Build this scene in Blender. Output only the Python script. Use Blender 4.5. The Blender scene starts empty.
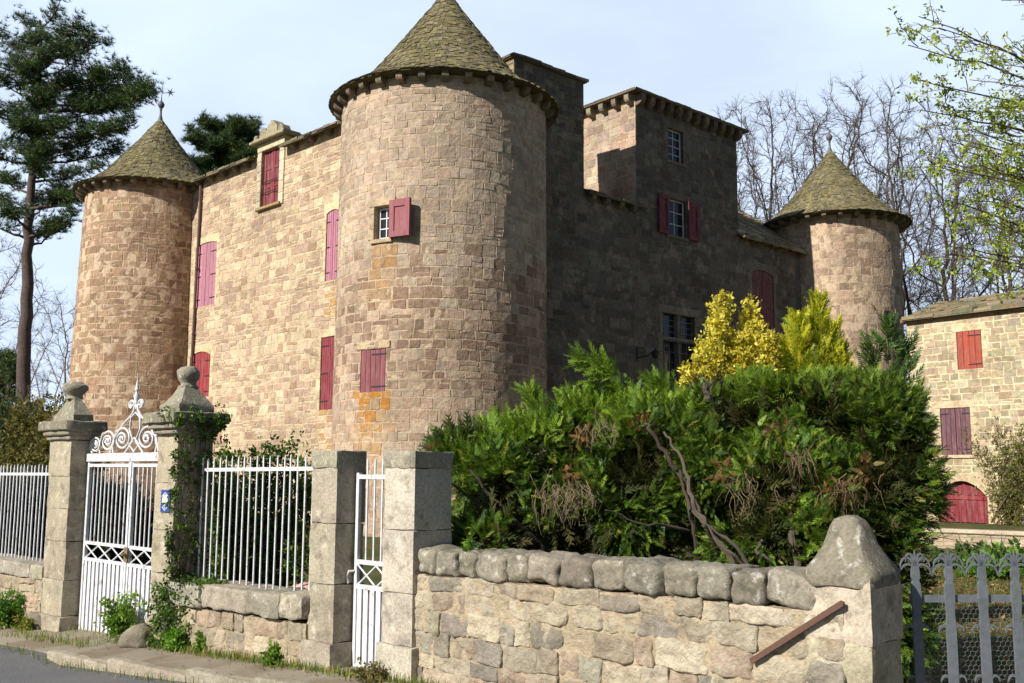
import bpy, math, random
import numpy as np
from mathutils import Vector, Matrix, noise as mnoise

SC = bpy.context.scene
COL = SC.collection
R_ = math.radians

# ------------------------------------------------------------------ camera
EYE = Vector((0, 0, 1.9)); F = 1000.0
PITCH, ROLL = R_(7.46), R_(0.3)
RM = (Matrix.Rotation(R_(90) + PITCH, 3, 'X') @ Matrix.Rotation(ROLL, 3, 'Z'))
cd = bpy.data.cameras.new('camera'); cam = bpy.data.objects.new('camera', cd); COL.objects.link(cam)
cd.sensor_width = 36; cd.lens = 36 * F / 1024; cd.clip_start = 0.1; cd.clip_end = 6000
cam.matrix_world = Matrix.Translation(EYE) @ RM.to_4x4()
SC.camera = cam
SC.render.resolution_x, SC.render.resolution_y = 1024, 683

# ------------------------------------------------------------------ light
SUN_EL = R_(34)
SUN_H = Vector((-0.768, -0.640, 0)).normalized()                 # horizontal direction towards the sun
SUN_D = SUN_H * math.cos(SUN_EL) + Vector((0, 0, math.sin(SUN_EL)))
w = bpy.data.worlds.new('World'); SC.world = w; w.use_nodes = True
nt = w.node_tree; nt.nodes.clear()
out = nt.nodes.new('ShaderNodeOutputWorld'); bg = nt.nodes.new('ShaderNodeBackground')
sky = nt.nodes.new('ShaderNodeTexSky'); sky.sky_type = 'NISHITA'; sky.sun_disc = False
sky.sun_elevation = SUN_EL; sky.sun_rotation = math.atan2(SUN_D.x, SUN_D.y)
sky.altitude = 600; sky.air_density = 0.7; sky.dust_density = 0.25; sky.ozone_density = 1.0
tc = nt.nodes.new('ShaderNodeTexCoord'); mp = nt.nodes.new('ShaderNodeMapping')
mp.inputs['Scale'].default_value = (1.1, 1.5, 3.6); mp.inputs['Rotation'].default_value = (0.2, 0.35, 0.5)
ns = nt.nodes.new('ShaderNodeTexNoise'); ns.inputs['Scale'].default_value = 1.5; ns.inputs['Detail'].default_value = 7
ns.inputs['Roughness'].default_value = 0.5; ns.inputs['Distortion'].default_value = 0.5
# thin bright cloud veil, masked to the view direction to keep shade fill low
rp = nt.nodes.new('ShaderNodeMapRange'); rp.inputs[1].default_value = .32; rp.inputs[2].default_value = .66; rp.inputs[3].default_value = .62; rp.inputs[4].default_value = 1.0
dt = nt.nodes.new('ShaderNodeVectorMath'); dt.operation = 'DOT_PRODUCT'; dt.inputs[1].default_value = (-.05, .97, .05)
dr = nt.nodes.new('ShaderNodeMapRange'); dr.interpolation_type = 'SMOOTHSTEP'; dr.inputs[1].default_value = .42; dr.inputs[2].default_value = .84; dr.inputs[3].default_value = .04; dr.inputs[4].default_value = 1.0
ml = nt.nodes.new('ShaderNodeMath'); ml.operation = 'MULTIPLY'
mx = nt.nodes.new('ShaderNodeMix'); mx.data_type = 'RGBA'
mx.inputs[7].default_value = (13.0, 15.3, 19.2, 1)
nt.links.new(tc.outputs['Generated'], mp.inputs[0]); nt.links.new(mp.outputs[0], ns.inputs[0]); nt.links.new(tc.outputs['Generated'], dt.inputs[0])
nt.links.new(ns.outputs[0], rp.inputs[0]); nt.links.new(dt.outputs['Value'], dr.inputs[0]); nt.links.new(rp.outputs[0], ml.inputs[0]); nt.links.new(dr.outputs[0], ml.inputs[1]); nt.links.new(ml.outputs[0], mx.inputs[0])
nt.links.new(sky.outputs[0], mx.inputs[6]); nt.links.new(mx.outputs[2], bg.inputs[0])
bg.inputs[1].default_value = 0.05
nt.links.new(bg.outputs[0], out.inputs[0])
sl = bpy.data.lights.new('sun', 'SUN'); so = bpy.data.objects.new('sun', sl); COL.objects.link(so)
sl.energy = 5.0; sl.angle = R_(0.5); sl.color = (1.0, 0.95, 0.86)
so.rotation_euler = SUN_D.to_track_quat('Z', 'Y').to_euler(); so.location = (0, 0, 60)
SC.view_settings.view_transform = 'Standard'; SC.view_settings.look = 'None'
SC.view_settings.exposure = 0.48; SC.view_settings.gamma = 1; SC.view_settings.use_curve_mapping = False
SC.cycles.max_bounces = 6; SC.cycles.diffuse_bounces = 2; SC.cycles.transparent_max_bounces = 4

# ------------------------------------------------------------------ helpers
def lin(c):
    return tuple(((x / 255) / 12.92 if x / 255 <= .04045 else ((x / 255 + .055) / 1.055) ** 2.4) for x in c[:3]) + (1.0,)
def mixc(a, b, t): return tuple(a[i] * (1 - t) + b[i] * t for i in range(3))
def vary(c, rng, a=.1, h=.018):
    k = 1 + rng.uniform(-a, a)
    return tuple(max(0, min(255, x * k * (1 + rng.uniform(-h, h)))) for x in c)
def ray(px, py): return RM @ Vector(((px - 512) / F, -(py - 341.5) / F, -1))
def at(px, py, Y):
    d = ray(px, py); return EYE + d * (Y / d.y)
def on_plane(px, py, O, N):
    d = ray(px, py); t = (O - EYE).dot(N) / d.dot(N); return EYE + d * t
def V(*a): return Vector(a)

class Plane:
    def __init__(s, O, U, N): s.O, s.U, s.N = Vector(O), Vector(U).normalized(), Vector(N).normalized()
    def p(s, u, v, d=0): return s.O + s.U * u + V(0, 0, v) + s.N * d
    def hit(s, px, py, d=0):
        q = on_plane(px, py, s.O + s.N * d, s.N) - s.O; return q.dot(s.U), q.z
class Cyl:
    """u = arc length measured from the direction towards the camera, positive to the right in view"""
    def __init__(s, c, r, batter=0.0):
        s.c, s.r, s.b = Vector((c[0], c[1], 0)), r, batter
        s.a0 = math.atan2(-c[1], -c[0])
    def ang(s, u): return s.a0 + u / s.r
    def p(s, u, v, d=0):
        a = s.ang(u); rr = s.r + d + s.b * (12 - v); return s.c + V(math.cos(a) * rr, math.sin(a) * rr, v)
    def hit(s, px, py):
        d = ray(px, py); o = EYE - s.c; A = d.x**2 + d.y**2; B = 2 * (o.x * d.x + o.y * d.y); C = o.x**2 + o.y**2 - s.r**2
        t = (-B - math.sqrt(max(0, B * B - 4 * A * C))) / (2 * A); q = EYE + d * t
        a = math.atan2(q.y - s.c.y, q.x - s.c.x) - s.a0
        a = (a + math.pi) % (2 * math.pi) - math.pi
        return a * s.r, q.z
    def tangent(s, u):
        a = s.ang(u); n = V(math.cos(a), math.sin(a), 0); return Plane(s.c + n * s.r, V(-n.y, n.x, 0), n)

class MB:
    def __init__(s): s.v, s.f, s.c = [], [], []
    def add(s, vs, fs, col=(200, 200, 200)):
        b = len(s.v); s.v += [tuple(x) for x in vs]
        for f in fs: s.f.append(tuple(i + b for i in f)); s.c.append(col)
    def quad(s, a, b, c, d, col=(200, 200, 200)): s.add([a, b, c, d], [(0, 1, 2, 3)], col)
    def hexa(s, q, col=(200, 200, 200), bottom=True):
        # q: 8 points, first four = back ring, last four = front ring (same order)
        fs = [(4, 5, 6, 7), (0, 1, 5, 4), (1, 2, 6, 5), (2, 3, 7, 6), (3, 0, 4, 7)]
        if bottom: fs.append((3, 2, 1, 0))
        s.add(q, fs, col)
    def sbox(s, S, u0, u1, v0, v1, d0, d1, col=(200, 200, 200), ch=0.0):
        """box on a surface; ch = chamfer of the front edges"""
        a = [S.p(u0, v0, d0), S.p(u1, v0, d0), S.p(u1, v1, d0), S.p(u0, v1, d0)]
        if ch > 0:
            m = [S.p(u0, v0, d1 - ch), S.p(u1, v0, d1 - ch), S.p(u1, v1, d1 - ch), S.p(u0, v1, d1 - ch)]
            f = [S.p(u0 + ch, v0 + ch, d1), S.p(u1 - ch, v0 + ch, d1), S.p(u1 - ch, v1 - ch, d1), S.p(u0 + ch, v1 - ch, d1)]
            fs = [(3, 2, 1, 0)]
            for k in range(4):
                n = (k + 1) % 4; fs += [(k, n, 4 + n, 4 + k), (4 + k, 4 + n, 8 + n, 8 + k)]
            fs.append((8, 9, 10, 11)); s.add(a + m + f, fs, col)
        else:
            s.hexa(a + [S.p(u0, v0, d1), S.p(u1, v0, d1), S.p(u1, v1, d1), S.p(u0, v1, d1)], col)
    def prism(s, S, poly, d0, d1, col=(200, 200, 200)):
        n = len(poly); vs = [S.p(u, v, d0) for u, v in poly] + [S.p(u, v, d1) for u, v in poly]
        fs = [tuple(range(n, 2 * n)), tuple(range(n - 1, -1, -1))] + [(k, (k + 1) % n, n + (k + 1) % n, n + k) for k in range(n)]
        s.add(vs, fs, col)
    def tube(s, pts, rad, n=6, col=(200, 200, 200), cap=True):
        pts = [Vector(p) for p in pts]
        if not hasattr(rad, '__len__'): rad = [rad] * len(pts)
        b = len(s.v); up = None
        for i, p in enumerate(pts):
            t = (pts[min(i + 1, len(pts) - 1)] - pts[max(i - 1, 0)])
            if t.length < 1e-9: t = V(0, 0, 1)
            t.normalize()
            if up is None: up = t.orthogonal().normalized()
            else:
                up = up - t * up.dot(t)
                up = up.normalized() if up.length > 1e-6 else t.orthogonal().normalized()
            w_ = t.cross(up)
            for k in range(n):
                a = 2 * math.pi * k / n
                s.v.append(tuple(p + (up * math.cos(a) + w_ * math.sin(a)) * rad[i]))
        for i in range(len(pts) - 1):
            for k in range(n):
                k2 = (k + 1) % n
                s.f.append((b + i * n + k, b + i * n + k2, b + (i + 1) * n + k2, b + (i + 1) * n + k)); s.c.append(col)
        if cap:
            e = b + (len(pts) - 1) * n
            s.f.append(tuple(range(e, e + n))); s.c.append(col)
            s.f.append(tuple(range(b + n - 1, b - 1, -1))); s.c.append(col)
    def lathe(s, c, prof, n=24, col=(200, 200, 200)):
        b = len(s.v); c = Vector(c)
        for r, z in prof:
            for k in range(n):
                a = 2 * math.pi * k / n; s.v.append((c.x + r * math.cos(a), c.y + r * math.sin(a), c.z + z))
        for i in range(len(prof) - 1):
            for k in range(n):
                k2 = (k + 1) % n
                s.f.append((b + i * n + k, b + i * n + k2, b + (i + 1) * n + k2, b + (i + 1) * n + k)); s.c.append(col)
        e = b + (len(prof) - 1) * n
        s.f.append(tuple(range(e, e + n))); s.c.append(col)
        s.f.append(tuple(range(b + n - 1, b - 1, -1))); s.c.append(col)
    def lumpy(s, ctr, ax, half, rng, n=5, k=6, amp=.02, fr=3.0, col=(200, 200, 200)):
        """rounded irregular stone: super-ellipsoid with noise. ax = three axes"""
        idx, vs, fs = {}, [], []
        sd = V(rng.uniform(0, 99), rng.uniform(0, 99), rng.uniform(0, 99))
        def pt(p):
            key = tuple(round(x, 4) for x in p)
            if key in idx: return idx[key]
            m = sum(abs(x) ** k for x in p) ** (1 / k)
            q = Vector([x / m for x in p])
            e = 1 + amp * 0
            w_ = ctr + ax[0] * (q.x * half[0]) + ax[1] * (q.y * half[1]) + ax[2] * (q.z * half[2])
            dirn = (ax[0] * q.x + ax[1] * q.y + ax[2] * q.z).normalized()
            w_ = w_ + dirn * (mnoise.noise((w_ * fr) + sd) * amp + mnoise.noise((w_ * fr * 2.7) + sd) * amp * .5)
            idx[key] = len(vs); vs.append(w_); return idx[key]
        g = [-1 + 2 * i / n for i in range(n + 1)]
        for a in range(3):
            for sg in (-1, 1):
                for i in range(n):
                    for j in range(n):
                        q = []
                        for (x, y) in ((g[i], g[j]), (g[i + 1], g[j]), (g[i + 1], g[j + 1]), (g[i], g[j + 1])):
                            p = [0, 0, 0]; p[a] = sg; p[(a + 1) % 3] = x; p[(a + 2) % 3] = y; q.append(pt(p))
                        fs.append(tuple(q) if sg > 0 else tuple(q[::-1]))
        s.add(vs, fs, col)
    def build(s, name, mat, parent=None, smooth=False):
        o = mesh_obj(name, np.array(s.v, dtype=np.float64).reshape(-1, 3), s.f, mat, parent, s.c, smooth); return o

def root_loc(o):
    while o is not None and o.parent is not None: o = o.parent
    return Vector(o.location) if o is not None else Vector((0, 0, 0))
def mesh_obj(name, verts, faces, mat, parent=None, cols=None, smooth=False):
    rl = root_loc(parent) if parent is not None else Vector((0, 0, 0))
    verts = np.asarray(verts) - np.array(rl)
    me = bpy.data.meshes.new(name)
    me.from_pydata(verts.tolist(), [], faces)
    if cols is not None:
        at_ = me.attributes.new('col', 'FLOAT_COLOR', 'FACE')
        cache = {}
        arr = np.empty((len(faces), 4), dtype=np.float32)
        for i, c in enumerate(cols):
            l = cache.get(c)
            if l is None: l = cache[c] = lin(c)
            arr[i] = l
        at_.data.foreach_set('color', arr.ravel())
    if smooth: me.polygons.foreach_set('use_smooth', [True] * len(faces)); me.set_sharp_from_angle(angle=R_(48))
    me.materials.append(mat); me.update()
    o = bpy.data.objects.new(name, me); COL.objects.link(o)
    if parent is not None: o.parent = parent
    return o
def scatter_obj(name, mat, parent, TV, TF, P, Rm, S, C):
    """many copies of a small template in ONE mesh. TV (n,3), TF (m,k); P (N,3); Rm (N,3,3); S (N,); C (N,3) srgb"""
    TV = np.asarray(TV, float); TF = np.asarray(TF, int); N = len(P); n = len(TV); m, k = TF.shape
    S = np.asarray(S); S = S[:, None, None] if S.ndim == 1 else S[:, None, :]
    Vv = np.einsum('nij,nkj->nki', Rm, TV[None] * S) + np.asarray(P)[:, None, :]
    Vv = Vv.reshape(-1, 3) - np.array(root_loc(parent)) if parent is not None else Vv.reshape(-1, 3)
    Ff = (TF[None] + (np.arange(N) * n)[:, None, None]).reshape(-1)
    me = bpy.data.meshes.new(name)
    me.vertices.add(len(Vv)); me.vertices.foreach_set('co', Vv.astype(np.float32).ravel())
    me.loops.add(len(Ff)); me.loops.foreach_set('vertex_index', Ff.astype(np.int32))
    me.polygons.add(N * m); me.polygons.foreach_set('loop_start', np.arange(0, N * m * k, k, dtype=np.int32))
    me.update(calc_edges=True)
    c = np.clip(np.asarray(C, float), 0, 255) / 255; c = np.where(c <= .04045, c / 12.92, ((c + .055) / 1.055) ** 2.4)
    arr = np.ones((N, m, 4), np.float32); arr[:, :, :3] = c[:, None, :]
    me.attributes.new('col', 'FLOAT_COLOR', 'FACE').data.foreach_set('color', arr.ravel())
    me.materials.append(mat); me.validate(); me.update()
    o = bpy.data.objects.new(name, me); COL.objects.link(o)
    if parent is not None: o.parent = parent
    return o
def basis(D, U, rs=None):
    """rotation matrices whose x axis is D (N,3) and whose z is close to U (N,3)"""
    D = D / np.linalg.norm(D, axis=1, keepdims=True)
    Y = np.cross(U, D); l = np.linalg.norm(Y, axis=1, keepdims=True); Y = np.where(l < 1e-6, [[0, 1, 0]], Y / np.maximum(l, 1e-6))
    Z = np.cross(D, Y); return np.stack([D, Y, Z], axis=2)
def tag(o, label=None, cat=None, group=None, kind=None):
    if label: o['label'] = label
    if cat: o['category'] = cat
    if group: o['group'] = group
    if kind: o['kind'] = kind
    return o
def thing(name, label, cat, loc, group=None):
    o = bpy.data.objects.new(name, None); COL.objects.link(o); o.location = loc; o.empty_display_size = .3
    return tag(o, label, cat, group)

# ------------------------------------------------------------------ materials
def new_mat(name):
    m = bpy.data.materials.new(name); m.use_nodes = True; t = m.node_tree; b = t.nodes['Principled BSDF']; return m, t, b
def N(t, ty, **kw):
    n = t.nodes.new(ty)
    for k, v in kw.items():
        if k in n.inputs: n.inputs[k].default_value = v
        else: setattr(n, k, v)
    return n
def stone_mat(name, fine=14, big=.9, bump=.5, bdist=.02, lich=.0, lcol=(196, 190, 176), dark=.0, dcol=(60, 56, 50), speck=.25, lscale=5):
    m, t, b = new_mat(name); L = t.links.new
    b.inputs['Roughness'].default_value = .92
    if 'Specular IOR Level' in b.inputs: b.inputs['Specular IOR Level'].default_value = .2
    co = N(t, 'ShaderNodeTexCoord'); a = N(t, 'ShaderNodeAttribute', attribute_name='col')
    n1 = N(t, 'ShaderNodeTexNoise', Scale=big, Detail=5.0); n2 = N(t, 'ShaderNodeTexNoise', Scale=fine, Detail=8.0, Roughness=.7)
    for n in (n1, n2): L(co.outputs['Object'], n.inputs['Vector'])
    r1 = N(t, 'ShaderNodeMapRange'); r1.inputs[1].default_value = .3; r1.inputs[2].default_value = .7; r1.inputs[3].default_value = .80; r1.inputs[4].default_value = 1.15
    r2 = N(t, 'ShaderNodeMapRange'); r2.inputs[1].default_value = .3; r2.inputs[2].default_value = .7; r2.inputs[3].default_value = 1 - speck; r2.inputs[4].default_value = 1 + speck
    L(n1.outputs[0], r1.inputs[0]); L(n2.outputs[0], r2.inputs[0])
    mu = N(t, 'ShaderNodeMath', operation='MULTIPLY'); L(r1.outputs[0], mu.inputs[0]); L(r2.outputs[0], mu.inputs[1])
    vm = N(t, 'ShaderNodeVectorMath', operation='SCALE'); L(a.outputs['Color'], vm.inputs[0]); L(mu.outputs[0], vm.inputs['Scale'])
    colr = vm.outputs[0]
    def blotch(scale, lo, hi, c, amt, colr):
        nn = N(t, 'ShaderNodeTexNoise', Scale=scale, Detail=6.0, Roughness=.65); L(co.outputs['Object'], nn.inputs['Vector'])
        rr = N(t, 'ShaderNodeMapRange'); rr.inputs[1].default_value = lo; rr.inputs[2].default_value = hi; rr.inputs[4].default_value = amt
        L(nn.outputs[0], rr.inputs[0])
        mm = N(t, 'ShaderNodeMix', data_type='RGBA'); L(rr.outputs[0], mm.inputs[0]); L(colr, mm.inputs[6]); mm.inputs[7].default_value = lin(c)
        return mm.outputs[2]
    if lich: colr = blotch(lscale, .56, .66, lcol, lich, colr)
    if dark: colr = blotch(lscale * .6 + .7, .52, .68, dcol, dark, colr)
    L(colr, b.inputs['Base Color'])
    bp = N(t, 'ShaderNodeBump', Strength=bump, Distance=bdist); L(n2.outputs[0], bp.inputs['Height']); L(bp.outputs[0], b.inputs['Normal'])
    return m
def leaf_mat(name, trans=.35, rough=.55, spec=.3, tint=(1.25, 1.3, .6)):
    m, t, b = new_mat(name); L = t.links.new
    a = N(t, 'ShaderNodeAttribute', attribute_name='col'); L(a.outputs['Color'], b.inputs['Base Color'])
    b.inputs['Roughness'].default_value = rough; b.inputs['Specular IOR Level'].default_value = spec
    tr = N(t, 'ShaderNodeBsdfTranslucent'); vm = N(t, 'ShaderNodeVectorMath', operation='MULTIPLY'); L(a.outputs['Color'], vm.inputs[0]); vm.inputs[1].default_value = tint
    L(vm.outputs[0], tr.inputs['Color'])
    ms = N(t, 'ShaderNodeMixShader'); ms.inputs[0].default_value = trans
    L(b.outputs[0], ms.inputs[1]); L(tr.outputs[0], ms.inputs[2]); L(ms.outputs[0], t.nodes['Material Output'].inputs['Surface'])
    return m
def plain_mat(name, rough=.6, metal=0, bump=.0, scale=20, wear=None, wscale=9, wlo=.6, whi=.68, spec=.4, stretch=1.0):
    m, t, b = new_mat(name); L = t.links.new
    a = N(t, 'ShaderNodeAttribute', attribute_name='col'); co = N(t, 'ShaderNodeTexCoord')
    n1 = N(t, 'ShaderNodeTexNoise', Scale=scale, Detail=6.0); L(co.outputs['Object'], n1.inputs['Vector'])
    r1 = N(t, 'ShaderNodeMapRange'); r1.inputs[1].default_value = .3; r1.inputs[2].default_value = .7; r1.inputs[3].default_value = .85; r1.inputs[4].default_value = 1.1
    L(n1.outputs[0], r1.inputs[0])
    vm = N(t, 'ShaderNodeVectorMath', operation='SCALE'); L(a.outputs['Color'], vm.inputs[0]); L(r1.outputs[0], vm.inputs['Scale'])
    c = vm.outputs[0]
    if wear:
        nn = N(t, 'ShaderNodeTexNoise', Scale=wscale, Detail=7.0, Roughness=.7); mq = N(t, 'ShaderNodeMapping'); mq.inputs['Scale'].default_value = (1, 1, stretch); L(co.outputs['Object'], mq.inputs[0]); L(mq.outputs[0], nn.inputs['Vector'])
        rr = N(t, 'ShaderNodeMapRange'); rr.inputs[1].default_value = wlo; rr.inputs[2].default_value = whi; L(nn.outputs[0], rr.inputs[0])
        mm = N(t, 'ShaderNodeMix', data_type='RGBA'); L(rr.outputs[0], mm.inputs[0]); L(c, mm.inputs[6]); mm.inputs[7].default_value = lin(wear); c = mm.outputs[2]
    L(c, b.inputs['Base Color']); b.inputs['Roughness'].default_value = rough; b.inputs['Metallic'].default_value = metal
    b.inputs['Specular IOR Level'].default_value = spec
    if bump:
        bp = N(t, 'ShaderNodeBump', Strength=bump, Distance=.01); L(n1.outputs[0], bp.inputs['Height']); L(bp.outputs[0], b.inputs['Normal'])
    return m
M = {}
M['castle'] = stone_mat('castle_stone', fine=6.5, big=.45, bump=.8, bdist=.07, lich=.5, lcol=(180, 157, 134), dark=.3, dcol=(92, 76, 58), speck=.3, lscale=1.6)
M['slate'] = stone_mat('roof_slate', fine=9, big=.7, bump=.6, bdist=.04, lich=.3, lcol=(112, 106, 66), dark=.35, dcol=(66, 60, 46), speck=.3, lscale=2.2)
M['lauze'] = stone_mat('orange_lichen_slate', fine=9, big=.7, bump=.6, bdist=.04, lich=.35, lcol=(160, 118, 74), dark=.35, dcol=(82, 82, 58), speck=.3, lscale=1.4)
M['rubble'] = stone_mat('rubble_stone', fine=26, big=2.6, bump=1., bdist=.035, lich=.4, lcol=(204, 196, 178), dark=.4, dcol=(112, 100, 82), speck=.24, lscale=9)
M['lichen'] = stone_mat('lichened_granite', fine=40, big=3.2, bump=.75, bdist=.018, lich=.6, lcol=(206, 202, 192), dark=.6, dcol=(78, 75, 66), speck=.32, lscale=14)
M['pillar'] = stone_mat('pillar_granite', fine=46, big=2.4, bump=.75, bdist=.016, lich=.6, lcol=(204, 197, 182), dark=.6, dcol=(92, 86, 75), speck=.34, lscale=9)
M['white'] = plain_mat('white_paint', .5, wear=(128, 102, 78), wscale=9, wlo=.57, whi=.68)
M['greyiron'] = plain_mat('grey_iron_paint', .5, scale=30, bump=.2, wear=(120, 116, 110), wscale=22, wlo=.66, whi=.74)
M['iron'] = plain_mat('dark_iron', .55, scale=30)
M['rust'] = plain_mat('rusty_iron', .85, scale=40, bump=.4)
M['paint'] = plain_mat('shutter_paint', .6, scale=7, wear=(142, 106, 102), wscale=9, wlo=.46, whi=.78, stretch=.16)
M['wood'] = plain_mat('dead_wood', .85, scale=26, bump=.5)
M['bark'] = stone_mat('bark', fine=16, big=2.0, bump=.9, bdist=.05, dark=.4, dcol=(60, 50, 46), speck=.4, lscale=6)
M['leaf'] = leaf_mat('leaf'); M['needle'] = leaf_mat('needle', .15, .5, .35); M['spray'] = leaf_mat('conifer_spray', .3, .5, .3)
M['plaque'] = plain_mat('enamel', .3, scale=40)
M['cloth'] = plain_mat('cloth', .9, scale=25, bump=.3)
m, t, b = new_mat('window_glass'); b.inputs['Base Color'].default_value = (.02, .025, .03, 1); b.inputs['Roughness'].default_value = .06; M['glass'] = m

def ground_mat(name, c0, c1, c2, s1, s2, bump=.5, c3=None, s3=3.):
    m, t, b = new_mat(name); L = t.links.new; co = N(t, 'ShaderNodeTexCoord')
    n1 = N(t, 'ShaderNodeTexNoise', Scale=s1, Detail=6.0); n2 = N(t, 'ShaderNodeTexNoise', Scale=s2, Detail=8.0, Roughness=.75)
    L(co.outputs['Object'], n1.inputs['Vector']); L(co.outputs['Object'], n2.inputs['Vector'])
    r = N(t, 'ShaderNodeMapRange'); r.inputs[1].default_value = .4; r.inputs[2].default_value = .6; L(n1.outputs[0], r.inputs[0])
    mm = N(t, 'ShaderNodeMix', data_type='RGBA'); mm.inputs[6].default_value = lin(c0); mm.inputs[7].default_value = lin(c1); L(r.outputs[0], mm.inputs[0])
    r2 = N(t, 'ShaderNodeMapRange'); r2.inputs[1].default_value = .35; r2.inputs[2].default_value = .7; r2.inputs[4].default_value = .8; L(n2.outputs[0], r2.inputs[0])
    m2 = N(t, 'ShaderNodeMix', data_type='RGBA'); L(mm.outputs[2], m2.inputs[6]); m2.inputs[7].default_value = lin(c2); L(r2.outputs[0], m2.inputs[0])
    o_ = m2.outputs[2]
    if c3:
        n3 = N(t, 'ShaderNodeTexNoise', Scale=s3, Detail=5.0, Distortion=.6); L(co.outputs['Object'], n3.inputs['Vector'])
        r3 = N(t, 'ShaderNodeMapRange'); r3.inputs[1].default_value = .52; r3.inputs[2].default_value = .62; r3.inputs[4].default_value = .7; L(n3.outputs[0], r3.inputs[0])
        m3 = N(t, 'ShaderNodeMix', data_type='RGBA'); L(o_, m3.inputs[6]); m3.inputs[7].default_value = lin(c3); L(r3.outputs[0], m3.inputs[0]); o_ = m3.outputs[2]
    L(o_, b.inputs['Base Color']); b.inputs['Roughness'].default_value = .95; b.inputs['Specular IOR Level'].default_value = .15
    bp = N(t, 'ShaderNodeBump', Strength=bump, Distance=.02); L(n2.outputs[0], bp.inputs['Height']); L(bp.outputs[0], b.inputs['Normal'])
    return m
M['yard'] = ground_mat('yard_ground', (58, 70, 34), (98, 84, 60), (72, 80, 42), .8, 9)
M['asphalt'] = ground_mat('asphalt', (108, 108, 110), (120, 119, 118), (80, 80, 84), .7, 60, .6)
M['pave'] = ground_mat('pavement_surface', (144, 135, 120), (158, 148, 132), (120, 111, 97), .9, 40, .5, (116, 104, 84), 1.3)
M['hill'] = ground_mat('wooded_hill', (84, 84, 58), (104, 94, 72), (64, 70, 48), .02, .12, 1.)

# ------------------------------------------------------------------ ground: wall-aligned frame (s along the street wall, n towards the street)
DW = V(.727, -.687, 0).normalized(); NW = V(-.687, -.727, 0).normalized(); P0 = V(-1.84, 8.9, 0)
def SN(s_, n_, z=0): q = P0 + DW * s_ + NW * n_; return V(q.x, q.y, z)
def hwall(s_): return max(-.2, min(.37, .28 + .05 * s_))
def zhit(px, py, z): d = ray(px, py); return EYE + d * ((z - EYE.z) / d.z)
def snof(p): return (p - P0).dot(DW), (p - P0).dot(NW)
KA, KB = snof(zhit(56, 654, .07)), snof(zhit(240, 682, .20))
def edge(s_): return KA[1] if s_ < KA[0] else max(.25, KA[1] + (KB[1] - KA[1]) * (s_ - KA[0]) / (KB[0] - KA[0]))
def hstreet(s_, n_):
    e = edge(s_); z = hwall(s_) - .07 * min(n_, e)
    if n_ > e: z -= .015 * min(n_ - e, 8)
    return z
STEP = lambda s_: .08 * max(0, min(1, (s_ - KA[0] + .3) / .5))
mb = MB()
ss = [-1500, -300, -80, -30] + [x * .5 for x in range(-36, 25)] + [20, 60, 300, 1500]
nn_ = [-2500, -600, -150, -60, -30, -15, -8, -4, -2, -1, -.45, -.1, .3, 2, 6, 12, 60, 600]
def zground(s_, n_):
    if n_ <= -.45: return 0.0 if n_ > -300 else 0
    if n_ <= -.1: return hwall(s_) * .4 - .02
    return hstreet(s_, n_) - .16
idx = {}
for i, a in enumerate(ss):
    for j, b_ in enumerate(nn_):
        idx[i, j] = len(mb.v); mb.v.append(tuple(SN(a, b_, zground(a, b_))))
for i in range(len(ss) - 1):
    for j in range(len(nn_) - 1):
        mb.f.append((idx[i, j], idx[i + 1, j], idx[i + 1, j + 1], idx[i, j + 1])); mb.c.append((100, 100, 60))
tag(mb.build('ground', M['yard']), kind='structure')
def strip(name, mat, f0, f1, zf, s_list, nd=4):
    mb = MB(); idx = {}
    for i, a in enumerate(s_list):
        for j in range(nd + 1):
            n_ = f0(a) + (f1(a) - f0(a)) * j / nd
            idx[i, j] = len(mb.v); mb.v.append(tuple(SN(a, n_, zf(a, n_))))
    for i in range(len(s_list) - 1):
        for j in range(nd): mb.f.append((idx[i, j], idx[i + 1, j], idx[i + 1, j + 1], idx[i, j + 1])); mb.c.append((120, 120, 120))
    return tag(mb.build(name, mat), kind='structure')
SL = [x * .25 for x in range(-100, 45)]
def hpave(a, n_): return hstreet(a, min(max(n_, 0), edge(a))) - (.18 if n_ > edge(a) + .005 else 0)
strip('pavement', M['pave'], lambda a: -.5, lambda a: edge(a) + .0, hpave, SL, 6)
strip('pavement_edge', M['pave'], lambda a: edge(a), lambda a: edge(a) + .012, hpave, SL, 1)
strip('road', M['asphalt'], lambda a: edge(a) + .0, lambda a: 10, lambda a, n_: hstreet(a, n_) - STEP(a) - .004 + (.0 if n_ > edge(a) + .01 else -.004), [-200, -60] + SL + [40, 200], 6)
# kerb stones
rng = random.Random(5)
kr = thing('kerb', 'row of pale worn kerb stones edging the pavement', 'kerb', SN(-1, edge(-1), 0)); kr['kind'] = 'structure'
a = KA[0] - .1
while a < 5:
    L_ = rng.uniform(.95, 1.3); m_ = a + L_ / 2; e = edge(m_); mb = MB()
    d = (SN(a + L_, edge(a + L_)) - SN(a, edge(a))).normalized(); nrm = V(d.y, -d.x, 0)
    c = SN(m_, e, hstreet(m_, e) - .085)
    mb.lumpy(c, (d, nrm, V(0, 0, 1)), (L_ / 2 + .004, .062, .088), rng, 9, 12, .012, 3, vary((168, 158, 140), rng, .05, .01))
    mb.build('kerb_stone', M['rubble'], kr, True); a += L_

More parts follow.
